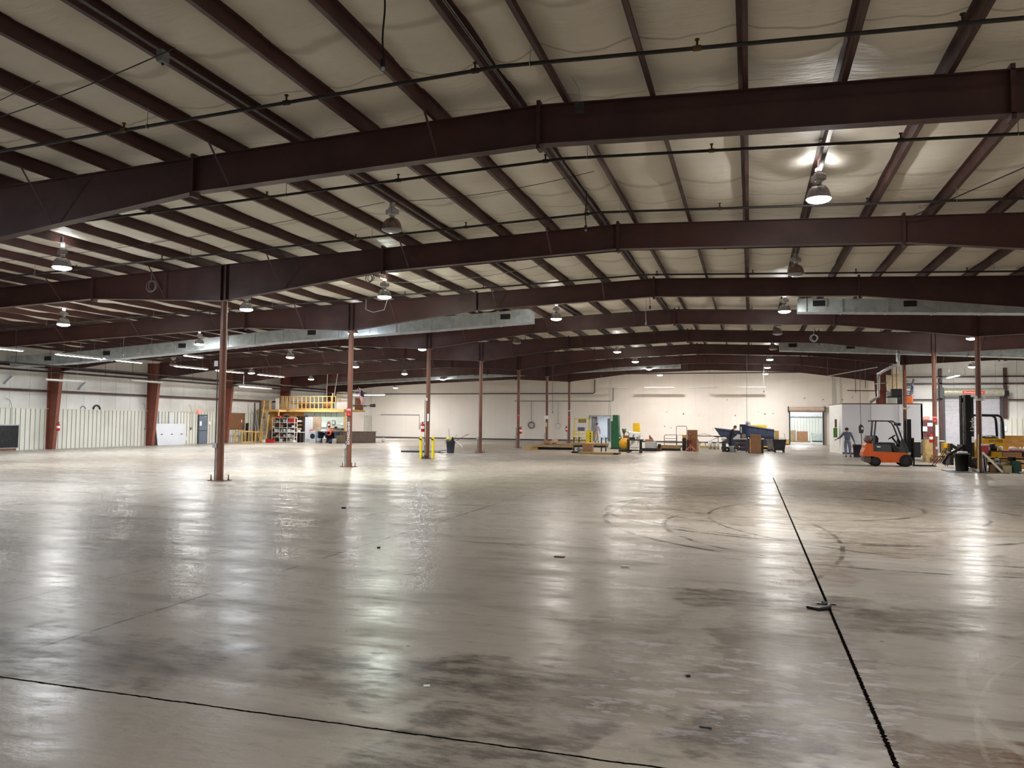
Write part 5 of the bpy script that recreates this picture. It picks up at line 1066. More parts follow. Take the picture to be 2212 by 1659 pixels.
b = MB(); [b.tube(arcp((-3.3, 58, .2+.05*k), .22, 0, 2*math.pi, 16, 'XZ')[:-1], .03, 6, True) for k in range(2)]; tag(b.build('hose_reel', M_LGREY), 'grey hose coil standing under the long bench', 'hose')
# tilt hoppers
def hopper(label, loc, pts_top, pts_bot, prof, rz=0):
    t = thing('tilt_hopper', label, 'hopper', loc, rz, 'blue steel tilt hoppers')
    b = MB(); b.prism(prof, -.75, .75, 'Y'); hb = b.build('tub', M_SLATE, t)
    xs_ = [p[0] for p in prof]; zt = max(p[1] for p in prof)
    b = MB(); b.box(min(xs_), max(xs_), -.79, -.75, .88, .95); b.build('stiffener', mat('dark_slate', (40, 46, 64), .45), t)
    b = MB(); b.bar((prof[pts_top[0]][0], -.77, prof[pts_top[0]][1]), (prof[pts_top[1]][0], -.77, prof[pts_top[1]][1]), .05, .06); b.build('rim', mat('rim_grey', (150, 156, 172), .4), t)
    b = MB(); b.box(pts_bot[0], pts_bot[1], -.6, .6, .08, .2); b.build('skid_frame', M_BLKM, t)
    for x in (pts_bot[0]+.12, pts_bot[1]-.12): wheel(t, x, -.6, .1, .1, .08)
hopper('dark blue steel tilt hopper with slanted front, left of the bending person', (-1.6, 55.6, 0), (0, 1), (-.3, .95), [(-.75, 1.5), (.95, 1.32), (.95, .3), (.25, .3), (-.45, 1.05), (-.5, 1.15)])
hopper('larger dark blue steel hopper behind the brown boxes', (.65, 56.4, 0), (0, 1), (-.1, .75), [(-.8, 1.68), (.9, 1.42), (.88, .75), (.65, .3), (-.1, .3), (-.8, .9)])
simple('control_cabinet', 'dark blue control cabinet with a light slot, left of the large hopper', 'cabinet', -.68, -.28, 54.2, 54.6, .0, 1.76, mat('night_blue', (44, 44, 66), .45)); simple('blue_mast', 'bright blue upright post before the large hopper', 'post', -.3, -.14, 53.2, 53.4, 0, 1.74, mat('royal_blue', (48, 72, 132), .45))
simple('white_slot_board', 'narrow white panel on the dark blue control cabinet', 'panel', -.62, -.55, 54.14, 54.19, 1.2, 1.6, M_WHITE)
simple('yellow_crate', 'yellow crate behind the larger hopper', 'crate', -.02, 1.22, 64, 64.8, 0, 1.71, mat('bright_yellow', (244, 200, 30), .45)); b = MB(); b.lathe([(0, 0), (.16, 0), (.17, .05), (.15, .2), (.1, .28), (0, .3)], (-.15, 53.3, 1.74), n=12); tag(b.build('white_dome', M_WHITE), 'small white cap on top of the blue post', 'cap')
# table where the person works
t = thing('steel_table', 'grey steel shelf table used by the bending person', 'table', (-.62, 51.2, 0))
b = MB(); b.box(-.42, .42, -.3, .35, .82, .88); b.build('tabletop', M_WHITE, t)
for x in (-.32, .36):
    for y in (-.24, .28): b = MB(); b.box(x-.03, x+.03, y-.03, y+.03, 0, .82); b.build('leg', M_SLATE, t)
for z in (.3, .58): b = MB(); b.box(-.34, .38, -.26, .3, z, z+.03); b.build('shelf', M_GREY, t)
t = thing('slanted_tray', 'white slanted tray on the grey steel table', 'tray', (-.62, 51.2, .88)); b = MB(); b.prism([(-.42, 0), (.0, 0), (.02, .22), (-.15, .25)], -.2, .25, 'Y'); b.build('tray', M_WHITE, t)
simple('small_carton', 'brown and white carton on the grey steel table', 'box', -.52, -.28, 51.1, 51.4, .88, 1.14, mat('carton_tan', (170, 140, 118), .6), bev=.01)
for i in range(3): b = MB(); b.box(-.9+.24*i, -.7+.24*i, 51.15, 51.4, .33+(i % 2)*.28, .5+(i % 2)*.28); tag(b.build('dark_part', M_BROWNB, bev=.03), 'dark part on the lower shelves of the steel table, ' + ('left', 'middle', 'right')[i], 'part')
simple('floor_box', 'grey box with papers on the floor left of the table legs', 'box', -1.3, -1.02, 51.3, 51.6, 0, .38, M_LGREY, bev=.01)
b = MB(); b.lathe([(.06, -.05), (.16, -.05), (.17, 0), (.16, .05), (.06, .05)], (-1.42, 51.2, .17), n=20, axis='Y'); tag(b.build('spare_tyre', M_RUBBER), 'black wheel standing on the floor by the steel table', 'wheel')
b = MB(); b.lathe([(0, -.1), (.16, -.04), (.2, .06), (.12, .14), (0, .16)], (-1.62, 51.9, .78), n=12); tag(b.build('white_bag', M_WHITE), 'white plastic bag beside the bending person', 'bag'); simple('stand_box', 'dark stand under the white plastic bag', 'stand', -1.75, -1.5, 51.8, 52.0, 0, .68, M_DARKG)
simple('cardboard_box', 'tallest plain brown cardboard box, front of the large hopper', 'box', .0, .62, 49.9, 50.4, 0, 1.14, M_CARD, bev=.005); simple('cardboard_sheet', 'narrow brown cardboard edge left of the tallest box', 'cardboard', -.16, -.02, 50.3, 50.36, 0, .9, mat('dark_card', (112, 78, 58), .6))
simple('white_scoop', 'white scoop sticking out right of the tallest box', 'scoop', .62, .82, 50.6, 50.9, .82, .92, M_WHITE, bev=.03); simple('scoop_stand', 'grey stand below the white scoop', 'stand', .64, .78, 50.6, 50.9, 0, .82, M_DARKG)
# tub trucks
def tub(x, y, w0, w1, h, m, label):
    t = thing('tub_truck', label, 'tub truck', (x, y, 0), 0, 'plastic tub trucks'); b = MB(); b.frust(-w1/2, w1/2, -.45, .45, .14, h, (w1-w0)/2, .1); b.build('tub', m, t); b = MB(); b.box(-w1/2-.02, w1/2+.02, -.47, .47, h-.04, h); b.build('rim', m, t)
    b = MB(); b.tube([(-.1, -.4, h), (-.1, -.4, h+.1), (.32, -.4, h+.1), (.32, -.4, h)], .012, 6); b.build('handle', M_DARKG, t)
    for xx in (-w0/2+.05, w0/2-.05):
        for yy in (-.3, .3): wheel(t, xx, yy, .07, .07, .05)
tub(1.75, 52.4, .62, .82, .82, mat('charcoal_tub', (44, 46, 52), .5), 'charcoal plastic tub truck right of the hoppers'); tub(1.28, 54.6, .35, .5, .8, mat('worn_grey_tub', (138, 130, 134), .55), 'worn grey tub truck behind the charcoal one')
simple('floor_sheet', 'thin pale sheet lying on the floor before the tub trucks', 'sheet', .7, 1.7, 50.4, 51.1, 0, .012, M_OFFW)
simple('leaning_card', 'tan cardboard slab standing behind the tub trucks', 'cardboard', 1.62, 1.98, 60, 60.1, 0, 1.32, mat('tan_slab', (214, 170, 90), .6)); simple('white_sack', 'white sack in front of the tan slab', 'sack', 1.4, 1.72, 59, 59.4, 0, 1.2, M_WHITE, bev=.1)
t = thing('push_broom', 'dark push broom leaning by the bright far door', 'broom', (2.95, 72.2, 0)); b = MB(); b.cyl((.1, 0, .06), (-.12, .5, 1.0), .016, n=8); b.build('handle', M_DARKG, t); b = MB(); b.box(-.1, .28, -.05, .05, 0, .08); b.build('head', M_BLACK, t)
simple('kick_board', 'tan board at the wall foot left of the far door', 'board', 3.0, 3.32, 73.9, 73.98, 0, .45, mat('tan_slab', (214, 170, 90), .6))
# seen through the far loading door
simple('cardboard_box', 'large brown carton seen through the far loading door, right', 'box', 4.55, 5.55, 84, 84.8, .12, 1.1, M_CARD, bev=.01); simple('cardboard_box', 'pale brown carton seen through the far loading door, left', 'box', 3.9, 4.45, 84.5, 85.2, .12, 1.2, M_LUMB, bev=.01)
simple('pallet', 'wood pallet under the cartons beyond the far door', 'pallet', 3.8, 5.8, 84, 85.3, 0, .12, M_PALLET)
t = thing('tub_truck', 'pale grey-green tub truck beyond the far door', 'tub truck', (6.35, 82.5, 0)); b = MB(); b.frust(-.55, .55, -.4, .4, .2, 1.0, .1, .06); b.build('tub', mat('pale_grey_green', (190, 198, 188), .5), t); b = MB(); b.box(-.5, .5, -.35, .35, .08, .2); b.build('dolly', M_DARKG, t)
b = MB(); b.box(-2, XN+2, 89.8, 89.9, 2.6, 2.72); tag(b.build('trim_2', M_LGREY), kind='structure')
# ---------------------------------------------------------------- white office box, right
M_OFB = mat('office_bluish_white', (238, 240, 248), .45, var=.03, nscale=.5)
t = thing('office_booth', 'white office booth with an angled left end, behind the orange forklift', 'booth', (7.2, 53.5, 0))
OX0, OXF, OX1 = 5.02, 5.42, 9.9
pts = [(OX0, 55.6), (OXF, 51.9), (OX1, 51.9), (OX1, 57.8), (6.1, 57.8)]; b = MB()
def wallseg(p, q, z1, m, nm, par, th=.1, z0=0):
    b = MB(); a = Vector((p[0], p[1], 0)); c = Vector((q[0], q[1], 0)); d = (c-a).normalized(); n_ = Vector((-d.y, d.x, 0))*th
    vs = [a, c, c+n_, a+n_]; vs = [Vector((v.x-par.location[0], v.y-par.location[1], z)) for z in (z0, z1) for v in vs]
    b.add(vs, [(3, 2, 1, 0), (4, 5, 6, 7), (0, 1, 5, 4), (1, 2, 6, 5), (2, 3, 7, 6), (3, 0, 4, 7)]); return b.build(nm, m, par)
for i in range(4): wallseg(pts[i], pts[i+1], 3.06, M_OFB if i else M_WHITE, 'wall_panel', t)
for x in (7.05, 8.6): b = MB(); b.box(x-7.2-.012, x-7.2+.012, -1.612, -1.6, 0, 3.06); b.build('panel_joint', M_LGREY, t)
b = MB(); b.prism([(x-7.2, y-53.5) for x, y in pts], 3.06, 3.12, 'Z'); b.build('roof_edge', mat('roof_edge_brown', (92, 62, 48), .6), t)
b = MB(); b.box(OXF-7.2, OX1-7.2, -1.615, -1.6, 0, .1); b.build('base_strip', M_DARKG, t)
simple('green_cabinet', 'green box fixed to the angled end of the white booth', 'box', 4.98, 5.2, 52.45, 52.75, 1.0, 1.6, mat('leaf_green', (84, 142, 52), .5), bev=.02)
simple('dark_slot', 'dark slot above the green box on the booth', 'panel', 5.06, 5.18, 52.5, 52.6, 1.62, 2.14, M_BROWNB)
t = thing('pendant_switch', 'grey pendant switch box hanging before the booth', 'switch box', (6.38, 51.0, 1.3)); b = MB(); b.prism([(-.12, 0), (.1, 0), (.13, .12), (.13, .4), (.05, .5), (-.06, .5), (-.13, .4)], -.06, .06, 'Y'); b.build('box', M_DARKG, t, bev=.01); b = MB(); b.box(-.0, .1, -.068, -.06, .22, .36); b.build('label', M_PAPER, t); b = MB(); b.tube([(0, 0, 0), (.02, 0, -.5), (.03, 0, -1.3)], .022, 8); b.build('lower_cable', M_BLACK, t)
# stuff on booth roof
t = thing('exhaust_pipe', 'bright steel exhaust pipe bending down onto the booth roof', 'exhaust pipe', (7.6, 50, 3.1)); b = MB(); b.tube([(.0, -4.2, 2.3), (0, -4.2, 1.95), (-.3, -3.9, 1.85), (-.75, -2.5, 1.55), (-.02, 1.5, 1.9), (-.02, 2.4, 1.7), (-.02, 2.5, .45), (-.5, 2.6, .1)], .085, 14); b.build('pipe', M_CHROME, t)
b = MB(); b.cyl((0, -4.2, 2.1), (0, -4.2, 2.85), .1, n=16); b.build('riser', M_CHROME, t)
simple('cream_board', 'cream panel standing on the booth roof against the end wall', 'panel', 8.9, 9.75, 57.5, 57.6, 3.12, 5.25, mat('stained_cream', (216, 200, 160), .6)); simple('white_tank', 'white box unit on the booth roof', 'unit', 8.2, 8.75, 53.3, 53.8, 3.12, 3.5, M_CREAM, bev=.02)
t = thing('compressor', 'black compressor with ribbed housing on the booth roof', 'compressor', (8.75, 54.3, 3.12)); b = MB(); b.box(-.45, .45, -.3, .3, 0, .5); b.box(-.2, .5, -.25, .25, .5, .98); b.build('housing', M_BLACK, t, bev=.03)
for i in range(4): b = MB(); b.cyl((-.35+.2*i, -.33, .25+.1*(i % 2)), (-.35+.2*i, -.3, .25+.1*(i % 2)), .09, n=12); b.build('fan', M_DARKG, t)
b = MB(); b.cyl((-.38, -.28, .5), (-.38, -.28, .85), .07, n=12); b.build('canister', M_GREY, t)
t = thing('orange_fan', 'orange and grey blower with looped hose on the booth roof by the column', 'blower', (9.5, 54.0, 3.12)); b = MB(); b.frust(-.2, .22, -.2, .2, 0, .55, -.02, 0); b.build('body', mat('blower_orange', (214, 104, 44), .5), t, bev=.03); b = MB()
for k in range(3): b.tube(arcp((0, -.22-.03*k, .8+.12*k), .24, 0, 2*math.pi, 16)[:-1], .035, 7, True)
b.build('hose', mat('blue_grey_hose', (92, 100, 122), .5), t); b = MB(); b.bar((.1, 0, .5), (.35, .1, 1.6), .08); b.build('arm', M_DARKG, t)

# ---------------------------------------------------------------- orange forklift
t = thing('forklift', 'orange forklift truck parked before the white booth, forks to the right', 'forklift', (4.72, 37.3, 0))
M_FO = mat('forklift_orange', (214, 92, 34), .38, var=.07); M_FG = mat('forklift_charcoal', (70, 76, 80), .5, var=.06); M_FD = mat('forklift_dark', (30, 32, 34), .5, var=.08)
b = MB(); b.prism([(.0, .42), (.03, .62), (.1, .78), (.1, .92), (.16, .98), (.42, .98), (.43, .64), (1.85, .60), (1.88, .5), (1.75, .5), (1.60, .45), (1.50, .33), (1.47, .18), (.78, .16), (.70, .26), (.62, .36), (.50, .41), (.34, .42)], .0, 1.1, 'Y'); b.build('chassis', M_FO, t, bev=.02)
b = MB(); b.prism([(.02, .42), (.34, .42), (.34, .14), (.22, .12), (.06, .2)], .05, 1.05, 'Y'); b.build('counterweight', mat('counterweight_grey', (86, 74, 68), .5), t, bev=.03)
b = MB(); b.prism([(.48, .64), (.48, .95), (1.12, .95), (1.2, .62)], .08, 1.02, 'Y'); b.build('side_cover', M_FG, t, bev=.015)
b = MB(); b.prism([(.50, .95), (1.12, .95), (1.3, .62), (1.4, .62), (1.4, .7), (1.3, 1.03), (.56, 1.03)], .1, 1.0, 'Y'); b.build('seat_deck', M_FD, t, bev=.015)
b = MB(); b.box(.56, .72, .01, .0, .84, .89) if False else b.box(.58, .72, -.004, .0+.09, .82, .87); b.build('white_label', M_PAPER, t)
b = MB(); b.prism([(.5, 1.0), (.66, 1.0), (.69, 1.2), (.62, 1.33), (.5, 1.35)], .3, .8, 'Y'); b.build('seat_back', M_BLACK, t, bev=.03)
for y in (.06, 1.0):
    b = MB(); b.prism([(.40, .64), (.50, .64), (.52, 1.35), (.58, 1.98), (.52, 1.98), (.45, 1.35)], y-.03, y+.03, 'Y'); b.build('rear_post', M_FG, t)
    b = MB(); b.tube([(1.2, y, 1.97), (1.32, y, 1.9), (1.4, y, 1.75), (1.52, y, 1.4), (1.66, y, .95), (1.76, y, .6)], .032, 8); b.build('front_post', M_FD, t)
b = MB(); b.prism([(1.45, .62), (1.86, .6), (1.8, .85), (1.62, 1.2), (1.55, 1.2)], .04, .1, 'Y'); b.prism([(1.45, .62), (1.86, .6), (1.8, .85), (1.62, 1.2), (1.55, 1.2)], 1.0, 1.06, 'Y'); b.build('cowl', mat('cowl_green_grey', (60, 70, 68), .5), t)
gd = MB(); gd.box(.36, 1.25, .03, .09, 1.95, 2.0); gd.box(.36, 1.25, .97, 1.03, 1.95, 2.0)
for k in range(8): gd.box(.4+.11*k, .43+.11*k, .05, 1.0, 1.955, 1.99)
gd.build('overhead_guard', M_FD, t)
b = MB(); b.box(.36, .42, .05, .2, 1.78, 1.95); b.build('rear_lamp', M_GREY, t); 
for y in (.1, .95): b = MB(); b.cyl((1.42, y, 1.84), (1.54, y, 1.84), .06, .07, n=14); hl = b.build('head_lamp', M_FD, t); b = MB(); b.cyl((1.541, y, 1.84), (1.545, y, 1.84), .055, n=14); b.build('lamp_glass', M_LGREY, hl)
b = MB(); b.tube([(.12, .2, 1.0), (.12, .2, 1.02)], .01, 4)
b = MB(); b.lathe([(0, -.36), (.1, -.34), (.16, -.26), (.165, .2), (.1, .3), (0, .32)], (.29, .55, 1.16), n=22, axis='Y'); tk = b.build('gas_tank', mat('gas_tank_brown', (110, 88, 82), .45), t)
b = MB(); b.lathe([(.169, -.12), (.169, -.06)], (.29, .55, 1.16), n=22, axis='Y'); b.lathe([(.169, .06), (.169, .12)], (.29, .55, 1.16), n=22, axis='Y'); b.build('strap', M_LGREY, tk)
b = MB(); b.tube([(1.5, .55, .95), (1.38, .55, 1.1), (1.28, .55, 1.24)], .04, 8); sc_ = b.build('steering_column', M_BLACK, t)
wc = Vector((1.26, .55, 1.27)); ax = Vector((-.55, 0, .83)).normalized(); ux = Vector((0, 1, 0)); uy = ax.cross(ux); b = MB(); b.tube([wc+(ux*math.cos(k*math.pi/10)+uy*math.sin(k*math.pi/10))*.17 for k in range(20)], .016, 7, True); b.bar(wc-ux*.16, wc+ux*.16, .025); b.bar(wc, wc-uy*.16, .025); b.build('steering_wheel', M_BLACK, sc_)
b = MB(); b.tube(arcp((1.52, .02, 1.5), .06, -1.2, 1.6, 8), .01, 5); b.build('grab_handle', M_FD, t)
b = MB(); b.box(1.36, 1.5, .2, .6, .64, .85); b.build('pedal_box', mat('pedal_grey', (92, 92, 88), .5), t)
for (x, r_) in ((.53, .2), (1.72, .265)):
    for y in (.0, 1.1): wheel(t, x, y+(.06 if y < .5 else -.06), r_, r_, .18, hub=M_FD)
b = MB()
for y in (.15, .32, .78, .95): b.box(1.80, 1.96 if y in (.15, .95) else 1.92, y-.04, y+.04, .12, 2.06)
for z in (.25, 1.1, 2.0): b.box(1.84, 1.9, .15, .95, z, z+.06)
b.build('mast', M_BLKM, t)
b = MB(); b.cyl((1.88, .42, .2), (1.88, .42, 1.8), .035, n=10); b.cyl((1.88, .68, .2), (1.88, .68, 1.8), .035, n=10); b.build('lift_cylinder', M_DARKG, t)
b = MB()
for z in (.32, .8, 1.15): b.box(1.97, 2.05, .02, 1.08, z, z+.1)
for y in (.05, .25, .55, .85, 1.02): b.box(2.0, 2.05, y-.02, y+.02, .3, 1.25)
b.box(2.0, 2.05, .05, 1.04, .45, 1.1); b.build('carriage', M_BLKM, t)
for y in (.28, .82): b = MB(); b.box(2.05, 2.1, y-.06, y+.06, .04, .7); b.box(2.05, 2.95, y-.06, y+.06, .03, .07); b.build('fork', M_BLKM, t)
b = MB(); b.cyl((1.86, -.03, .58), (1.86, .02, .58), .06, n=14); b.build('tilt_lug', M_LGREY, t)
# folding chair, table
t = thing('folding_chair', 'black folding chair beside the forklift mast', 'chair', (7.95, 38.3, 0)); 
for y in (-.2, .2): b = MB(); b.tube([(-.28, y, .01), (.05, y, .45), (.26, y, .82)], .014, 7); b.build('leg', M_BLKM, t); b = MB(); b.tube([(.28, y, .01), (.02, y, .45), (-.15, y, .45)], .014, 7); b.build('leg', M_BLKM, t)
b = MB(); b.box(-.22, .14, -.19, .19, .43, .46); b.build('seat', M_BLACK, t, bev=.01); b = MB(); b.box(.19, .22, -.19, .19, .6, .82, rot=(0, .25, 0)); b.build('backrest', M_BLACK, t, bev=.01)
t = thing('machine_table', 'white-topped machine table partly hidden by the right column', 'table', (8.55, 46, 0)); b = MB(); b.box(-.5, 1.2, -.3, .4, .96, 1.02); b.build('tabletop', M_WHITE, t)
for x in (-.45, .35, 1.1): b = MB(); b.box(x-.03, x+.03, -.25, -.19, 0, .96); b.build('leg', M_DARKG, t)
b = MB(); b.box(-.4, .1, -.1, .35, .1, .9); b.build('dark_panel', M_BLACK, t); b = MB(); b.box(-1.0, -.55, -.1, .3, .1, 1.0); b.build('white_side', M_WHITE, t)
# right columns: signs, pipes
conduit_on(CR, frame_y(5), .02, .75, 'two capped pipes on the second right column', .72, dx=.05)
sign_plate(CR-.02, frame_y(5)-.12, 1.95, .19, .32, 'red fire sign on the second right column', M_SIGN, ['FIRE', 'v'], size=.1)
sign_plate(CR+.06, frame_y(5)-.12, 1.28, .13, .55, 'tall white paper on the second right column', M_PAPER)
extinguisher(CR-.2, frame_y(5)-.1, .98, 'red fire extinguisher on the second right column')
b = MB(); b.tube([(CR+.06, frame_y(4)-.12, 2.75), (CR+.06, frame_y(4)-.12, .02)], .014, 7); tag(b.build('conduit', M_COND), 'thin steel conduit down the nearest right column', 'conduit')
b = MB(); b.tube([(CR-.35, frame_y(6)-.2, 5.3), (CR-.15, frame_y(6)-.15, 4.0), (CR-.12, frame_y(6)-.12, 2.9)], .014, 7); tag(b.build('conduit', M_OFFW), 'pale cable slanting down beside the column behind the forklift', 'cable')
b = MB(); b.tube([(CR+.1, frame_y(5)-.12, 5.2), (CR+.02, frame_y(5)-.12, 4.3), (CR-.02, frame_y(5)-.12, 3.4)], .014, 7); tag(b.build('conduit', mat('tan_cable', (176, 130, 100), .5)), 'tan cable curving down the second right column', 'cable')
simple('cover_strip', 'pale bluish cover strip on the column behind the forklift', 'strip', CR-.03, CR+.08, frame_y(6)-.125, frame_y(6)-.1, 2.9, 5.0, mat('salmon_strip', (186, 110, 86), .5))
# end wall door and exit sign
exit_sign(11.27, YS-.1, 2.2, 0, 'red EXIT sign on the end wall beside the white booth')
t = thing('door_2', None, None, (11.35, YS-.06, 0)); t['kind'] = 'structure'; b = MB(); b.box(-.55, .55, -.02, .04, 0, 2.15); b.build('door_frame', M_DARKG, t); b = MB(); b.box(-.48, .48, -.05, -.01, .02, 2.08); b.build('door_leaf', mat('maroon_door', (98, 40, 44), .5), t); b = MB(); b.box(-.46, .46, -.09, -.05, .95, 1.0); b.build('push_bar', M_GREY, t)
t = thing('lit_screen', 'small glowing pale cyan screen beside the exit door', 'screen', (11.1, YS-.2, 1.42)); b = MB(); b.box(-.16, .16, -.03, .05, 0, .3); b.build('bezel', M_WHITE, t); b = MB(); b.box(-.15, .15, -.035, -.03, .01, .29); b.build('glow', mat('cyan_glow', (220, 250, 255), .3, var=0, emit=(190, 240, 250), est=1.2), t)
b = MB(); b.box(11.3, 11.62, YS-.13, YS-.12, 1.75, 1.98); tag(b.build('paper_notice', M_PAPER), 'white notice on the maroon exit door', 'paper')
b = MB(); b.box(15.7, 15.93, YS-.08, YS-.07, 1.48, 1.78); tag(b.build('paper_notice', M_PAPER), 'white notice on the wainscot right of the roll-up door', 'paper')
b = MB(); b.tube([(15.55, YS-.6, 5.05), (15.55, YS-.6, 4.95), (14.7, YS-.5, 5.0), (13.2, YS-.4, 5.0)], .012, 6)
b = MB(); b.tube([(13.5, YS-.25, 5.6), (13.6, YS-.25, 5.2), (13.1, YS-.25, 5.02), (11.6, YS-.25, 4.98)], .02, 6); tag(b.build('conduit', M_COND), 'curved conduit on the girts above the roll-up door', 'conduit')
simple('roll_shutter_motor', 'dark motor bracket at the upper right of the roll-up door', 'motor', 15.75, 16.0, YS-.5, YS-.21, 3.75, 4.1, M_BLKM)
# yellow-black forklift behind the column
t = thing('forklift', 'yellow and black tall-mast forklift facing left, partly behind the nearest right column', 'forklift', (9.0, 36.9, 0))
b = MB()
for y in (.1, .3, .8, 1.0): b.box(-.33, -.12 if y in (.1, 1.0) else -.2, y-.045, y+.045, .1, 3.1)
for z in (.3, 1.5, 3.0): b.box(-.3, -.15, .1, 1.0, z, z+.07)
b.build('mast', M_BLKM, t); b = MB(); b.cyl((-.26, .4, .3), (-.26, .4, 2.8), .04, n=10); b.cyl((-.26, .7, .3), (-.26, .7, 2.8), .04, n=10); b.build('lift_cylinder', M_GREY, t)
b = MB(); b.box(-.12, -.02, .04, 1.06, .5, 3.0); mp = b.build('mast_shield', M_BLACK, t)
b = MB(); b.prism([(.0, .3), (.15, .95), (.3, 1.28), (1.1, 1.28), (1.12, .3)], .05, 1.05, 'Y'); bd = b.build('body', M_MUST, t, bev=.03)
text('lettering', 'HYSTER', .15, M_BLACK, (.78, .045, 1.17), (math.pi/2, 0, 0), t, .003)
tx = text('lettering', 'Linde', .26, M_PAPER, (-.07, .035, 1.85), (math.pi/2, math.pi/2*-1, 0), t, .003)
b = MB(); b.box(-.12, -.02, .03, .04, 1.1, 1.35); b.build('white_label', M_PAPER, t)
for y in (.1, 1.0): b = MB(); b.tube([(.1, y, 2.26), (.9, y, 2.24), (1.03, y, 2.15), (1.06, y, 1.9), (1.08, y, 1.28)], .05, 8); b.build('guard_post', M_BLKM, t)
b = MB(); [b.box(.1+.13*k, .14+.13*k, .1, 1.0, 2.23, 2.27) for k in range(7)]; b.build('overhead_guard', M_BLKM, t)
b = MB(); b.lathe([(0, 0), (.32, 0), (.3, .07), (.15, .12), (0, .13)], (.68, .5, 1.28), n=16); b.build('seat', M_BLACK, t)
for x, r_ in ((.1, .24), (.9, .2)):
    for y in (.1, 1.0): wheel(t, x, y, r_, r_, .16, hub=M_DARKG)
b = MB(); b.box(-.45, -.33, .1, 1.0, .35, 1.0); b.build('carriage', M_BLKM, t); b = MB(); b.bar((-.4, .2, .9), (-1.0, .1, .55), .09); b.bar((-1.0, .1, .55), (-1.2, .1, .2), .1); b.build('clamp_arm', M_BLKM, t)
# black frame, yellow guard
t = thing('steel_bracket', 'black steel A-shaped frame between the two right columns', 'frame', (8.95, 40.2, 0)); b = MB(); b.box(-.22, -.1, -.2, .2, 0, .98); b.build('post', M_BLKM, t); b = MB(); b.bar((-.15, 0, .92), (.35, 0, .6), .14); b.bar((.35, 0, .6), (-.1, 0, .35), .12); b.bar((-.1, 0, .35), (-.1, 0, 0), .12); b.build('bent_arm', M_BLKM, t); b = MB(); b.box(-.16, -.1, -.21, -.2, .55, .68); b.build('label', M_PAPER, t)
t = thing('yellow_guard', 'mustard yellow guard plate on edge beside the black A-frame', 'guard', (8.68, 40.6, 0)); b = MB(); b.prism([(-.12, .4), (-.1, .98), (.05, 1.0), (.14, .05), (.06, .05), (.0, .4)], -.15, .3, 'Y'); b.build('plate', M_MUST, t); b = MB(); b.box(-.1, .02, -.1, .2, 0, .4); b.build('base', M_BLACK, t)
b = MB(); b.lathe([(.0, 0), (.08, 0), (.08, .5), (.1, .55), (.1, .6), (0, .62)], (8.6, 39.9, 0), n=14); tag(b.build('round_post', mat('purple_grey', (96, 84, 100), .5)), 'grey round post before the mustard guard plate', 'post')
simple('cream_box', 'tan box standing behind the mustard guard plate', 'box', 8.35, 8.75, 43.6, 44.0, 0, 1.1, mat('tan_slab2', (196, 168, 116), .6)); simple('yellow_planks', 'yellow timber stack low behind the second right column', 'timber', 8.65, 9.3, 43.0, 43.5, .15, .35, M_PINE); simple('timber_block', 'dark brown block under the yellow timber stack', 'block', 8.65, 9.3, 43.05, 43.5, 0, .15, M_BROWNB)
simple('orange_crate', 'cream crate on the floor behind the black trash can', 'crate', 9.1, 9.75, 41, 41.6, 0, .4, M_CREAM); simple('rust_block', 'small rust-red block on the cream crate', 'block', 9.1, 9.4, 41, 41.3, .4, .62, mat('rust_orange', (160, 86, 56), .6))
# near right group
simple('floor_mat', 'flat black mat at the foot of the nearest right column', 'mat', 7.35, 9.35, 33.7, 35.2, 0, .02, M_BLACK)
bin_('trash_can', 'black round trash can beside the nearest right column', 8.02, 34.85, .7, .22, .27, M_BLACK); simple('white_papers', 'white papers heaped on the black trash can', 'papers', 7.88, 8.2, 34.7, 34.95, .7, .78, M_PAPER, bev=.01)
t = thing('yellow_pole', 'yellow-handled pole with a white foot leaning on the nearest right column', 'pole', (8.42, 33.95, .02)); b = MB(); b.cyl((-.05, 0, .12), (.05, .3, 1.46), .016, n=8); b.build('handle', mat('pale_yellow_pole', (222, 196, 92), .4), t); b = MB(); b.cyl((-.05, 0, 0), (-.05, 0, .13), .035, n=10); b.build('foot', M_WHITE, t)
for k, dx in enumerate((.08, .17)): b = MB(); b.tube([(CR+dx-.06, 34.2, .75-.1*k), (CR+dx-.05, 34.15, .3), (CR+dx-.03, 34.1, .02)], .012, 6); tag(b.build('floor_cable', M_LGREY), 'grey cable dropping to the floor by the nearest right column, ' + ('left', 'right')[k], 'cable')
simple('valve_box', 'small brown valve box on the nearest right column', 'valve box', CR+.0, CR+.12, 34.2, 34.32, .55, .66, M_BROWNB, bev=.01)
simple('red_pail', 'red box hanging at the side of the nearest right column', 'box', 8.6, 8.8, 34.2, 34.4, .72, 1.02, mat('dull_red', (170, 62, 60), .5), bev=.01); simple('pink_cloth', 'pink-white cloth on top of the red box', 'cloth', 8.58, 8.85, 34.2, 34.4, 1.02, 1.1, mat('pinkish', (226, 190, 190), .7), bev=.03)
t = thing('plank', 'white plank leaning from the column to the floor at right', 'plank', (8.8, 34.05, 0)); b = MB(); b.bar((.42, 0, .03), (-.22, .12, .78), .075, .025, up=(0, 1, 0)); b.build('board', M_WHITE, t)
t = thing('work_bench', 'cluttered dark work bench at the right edge', 'bench', (9.5, 34.9, 0)); b = MB(); b.box(-.75, 1.6, -.25, .5, .8, .84); b.build('benchtop', mat('red_brown_top', (96, 52, 44), .5), t)
for x in (-.68, .3, 1.5): b = MB(); b.box(x-.05, x+.05, -.2, .45, 0, .8); b.build('leg', M_BLKM, t)
b = MB(); b.box(-.7, 1.5, -.2, .45, .5, .55); b.build('shelf', M_BLACK, t)
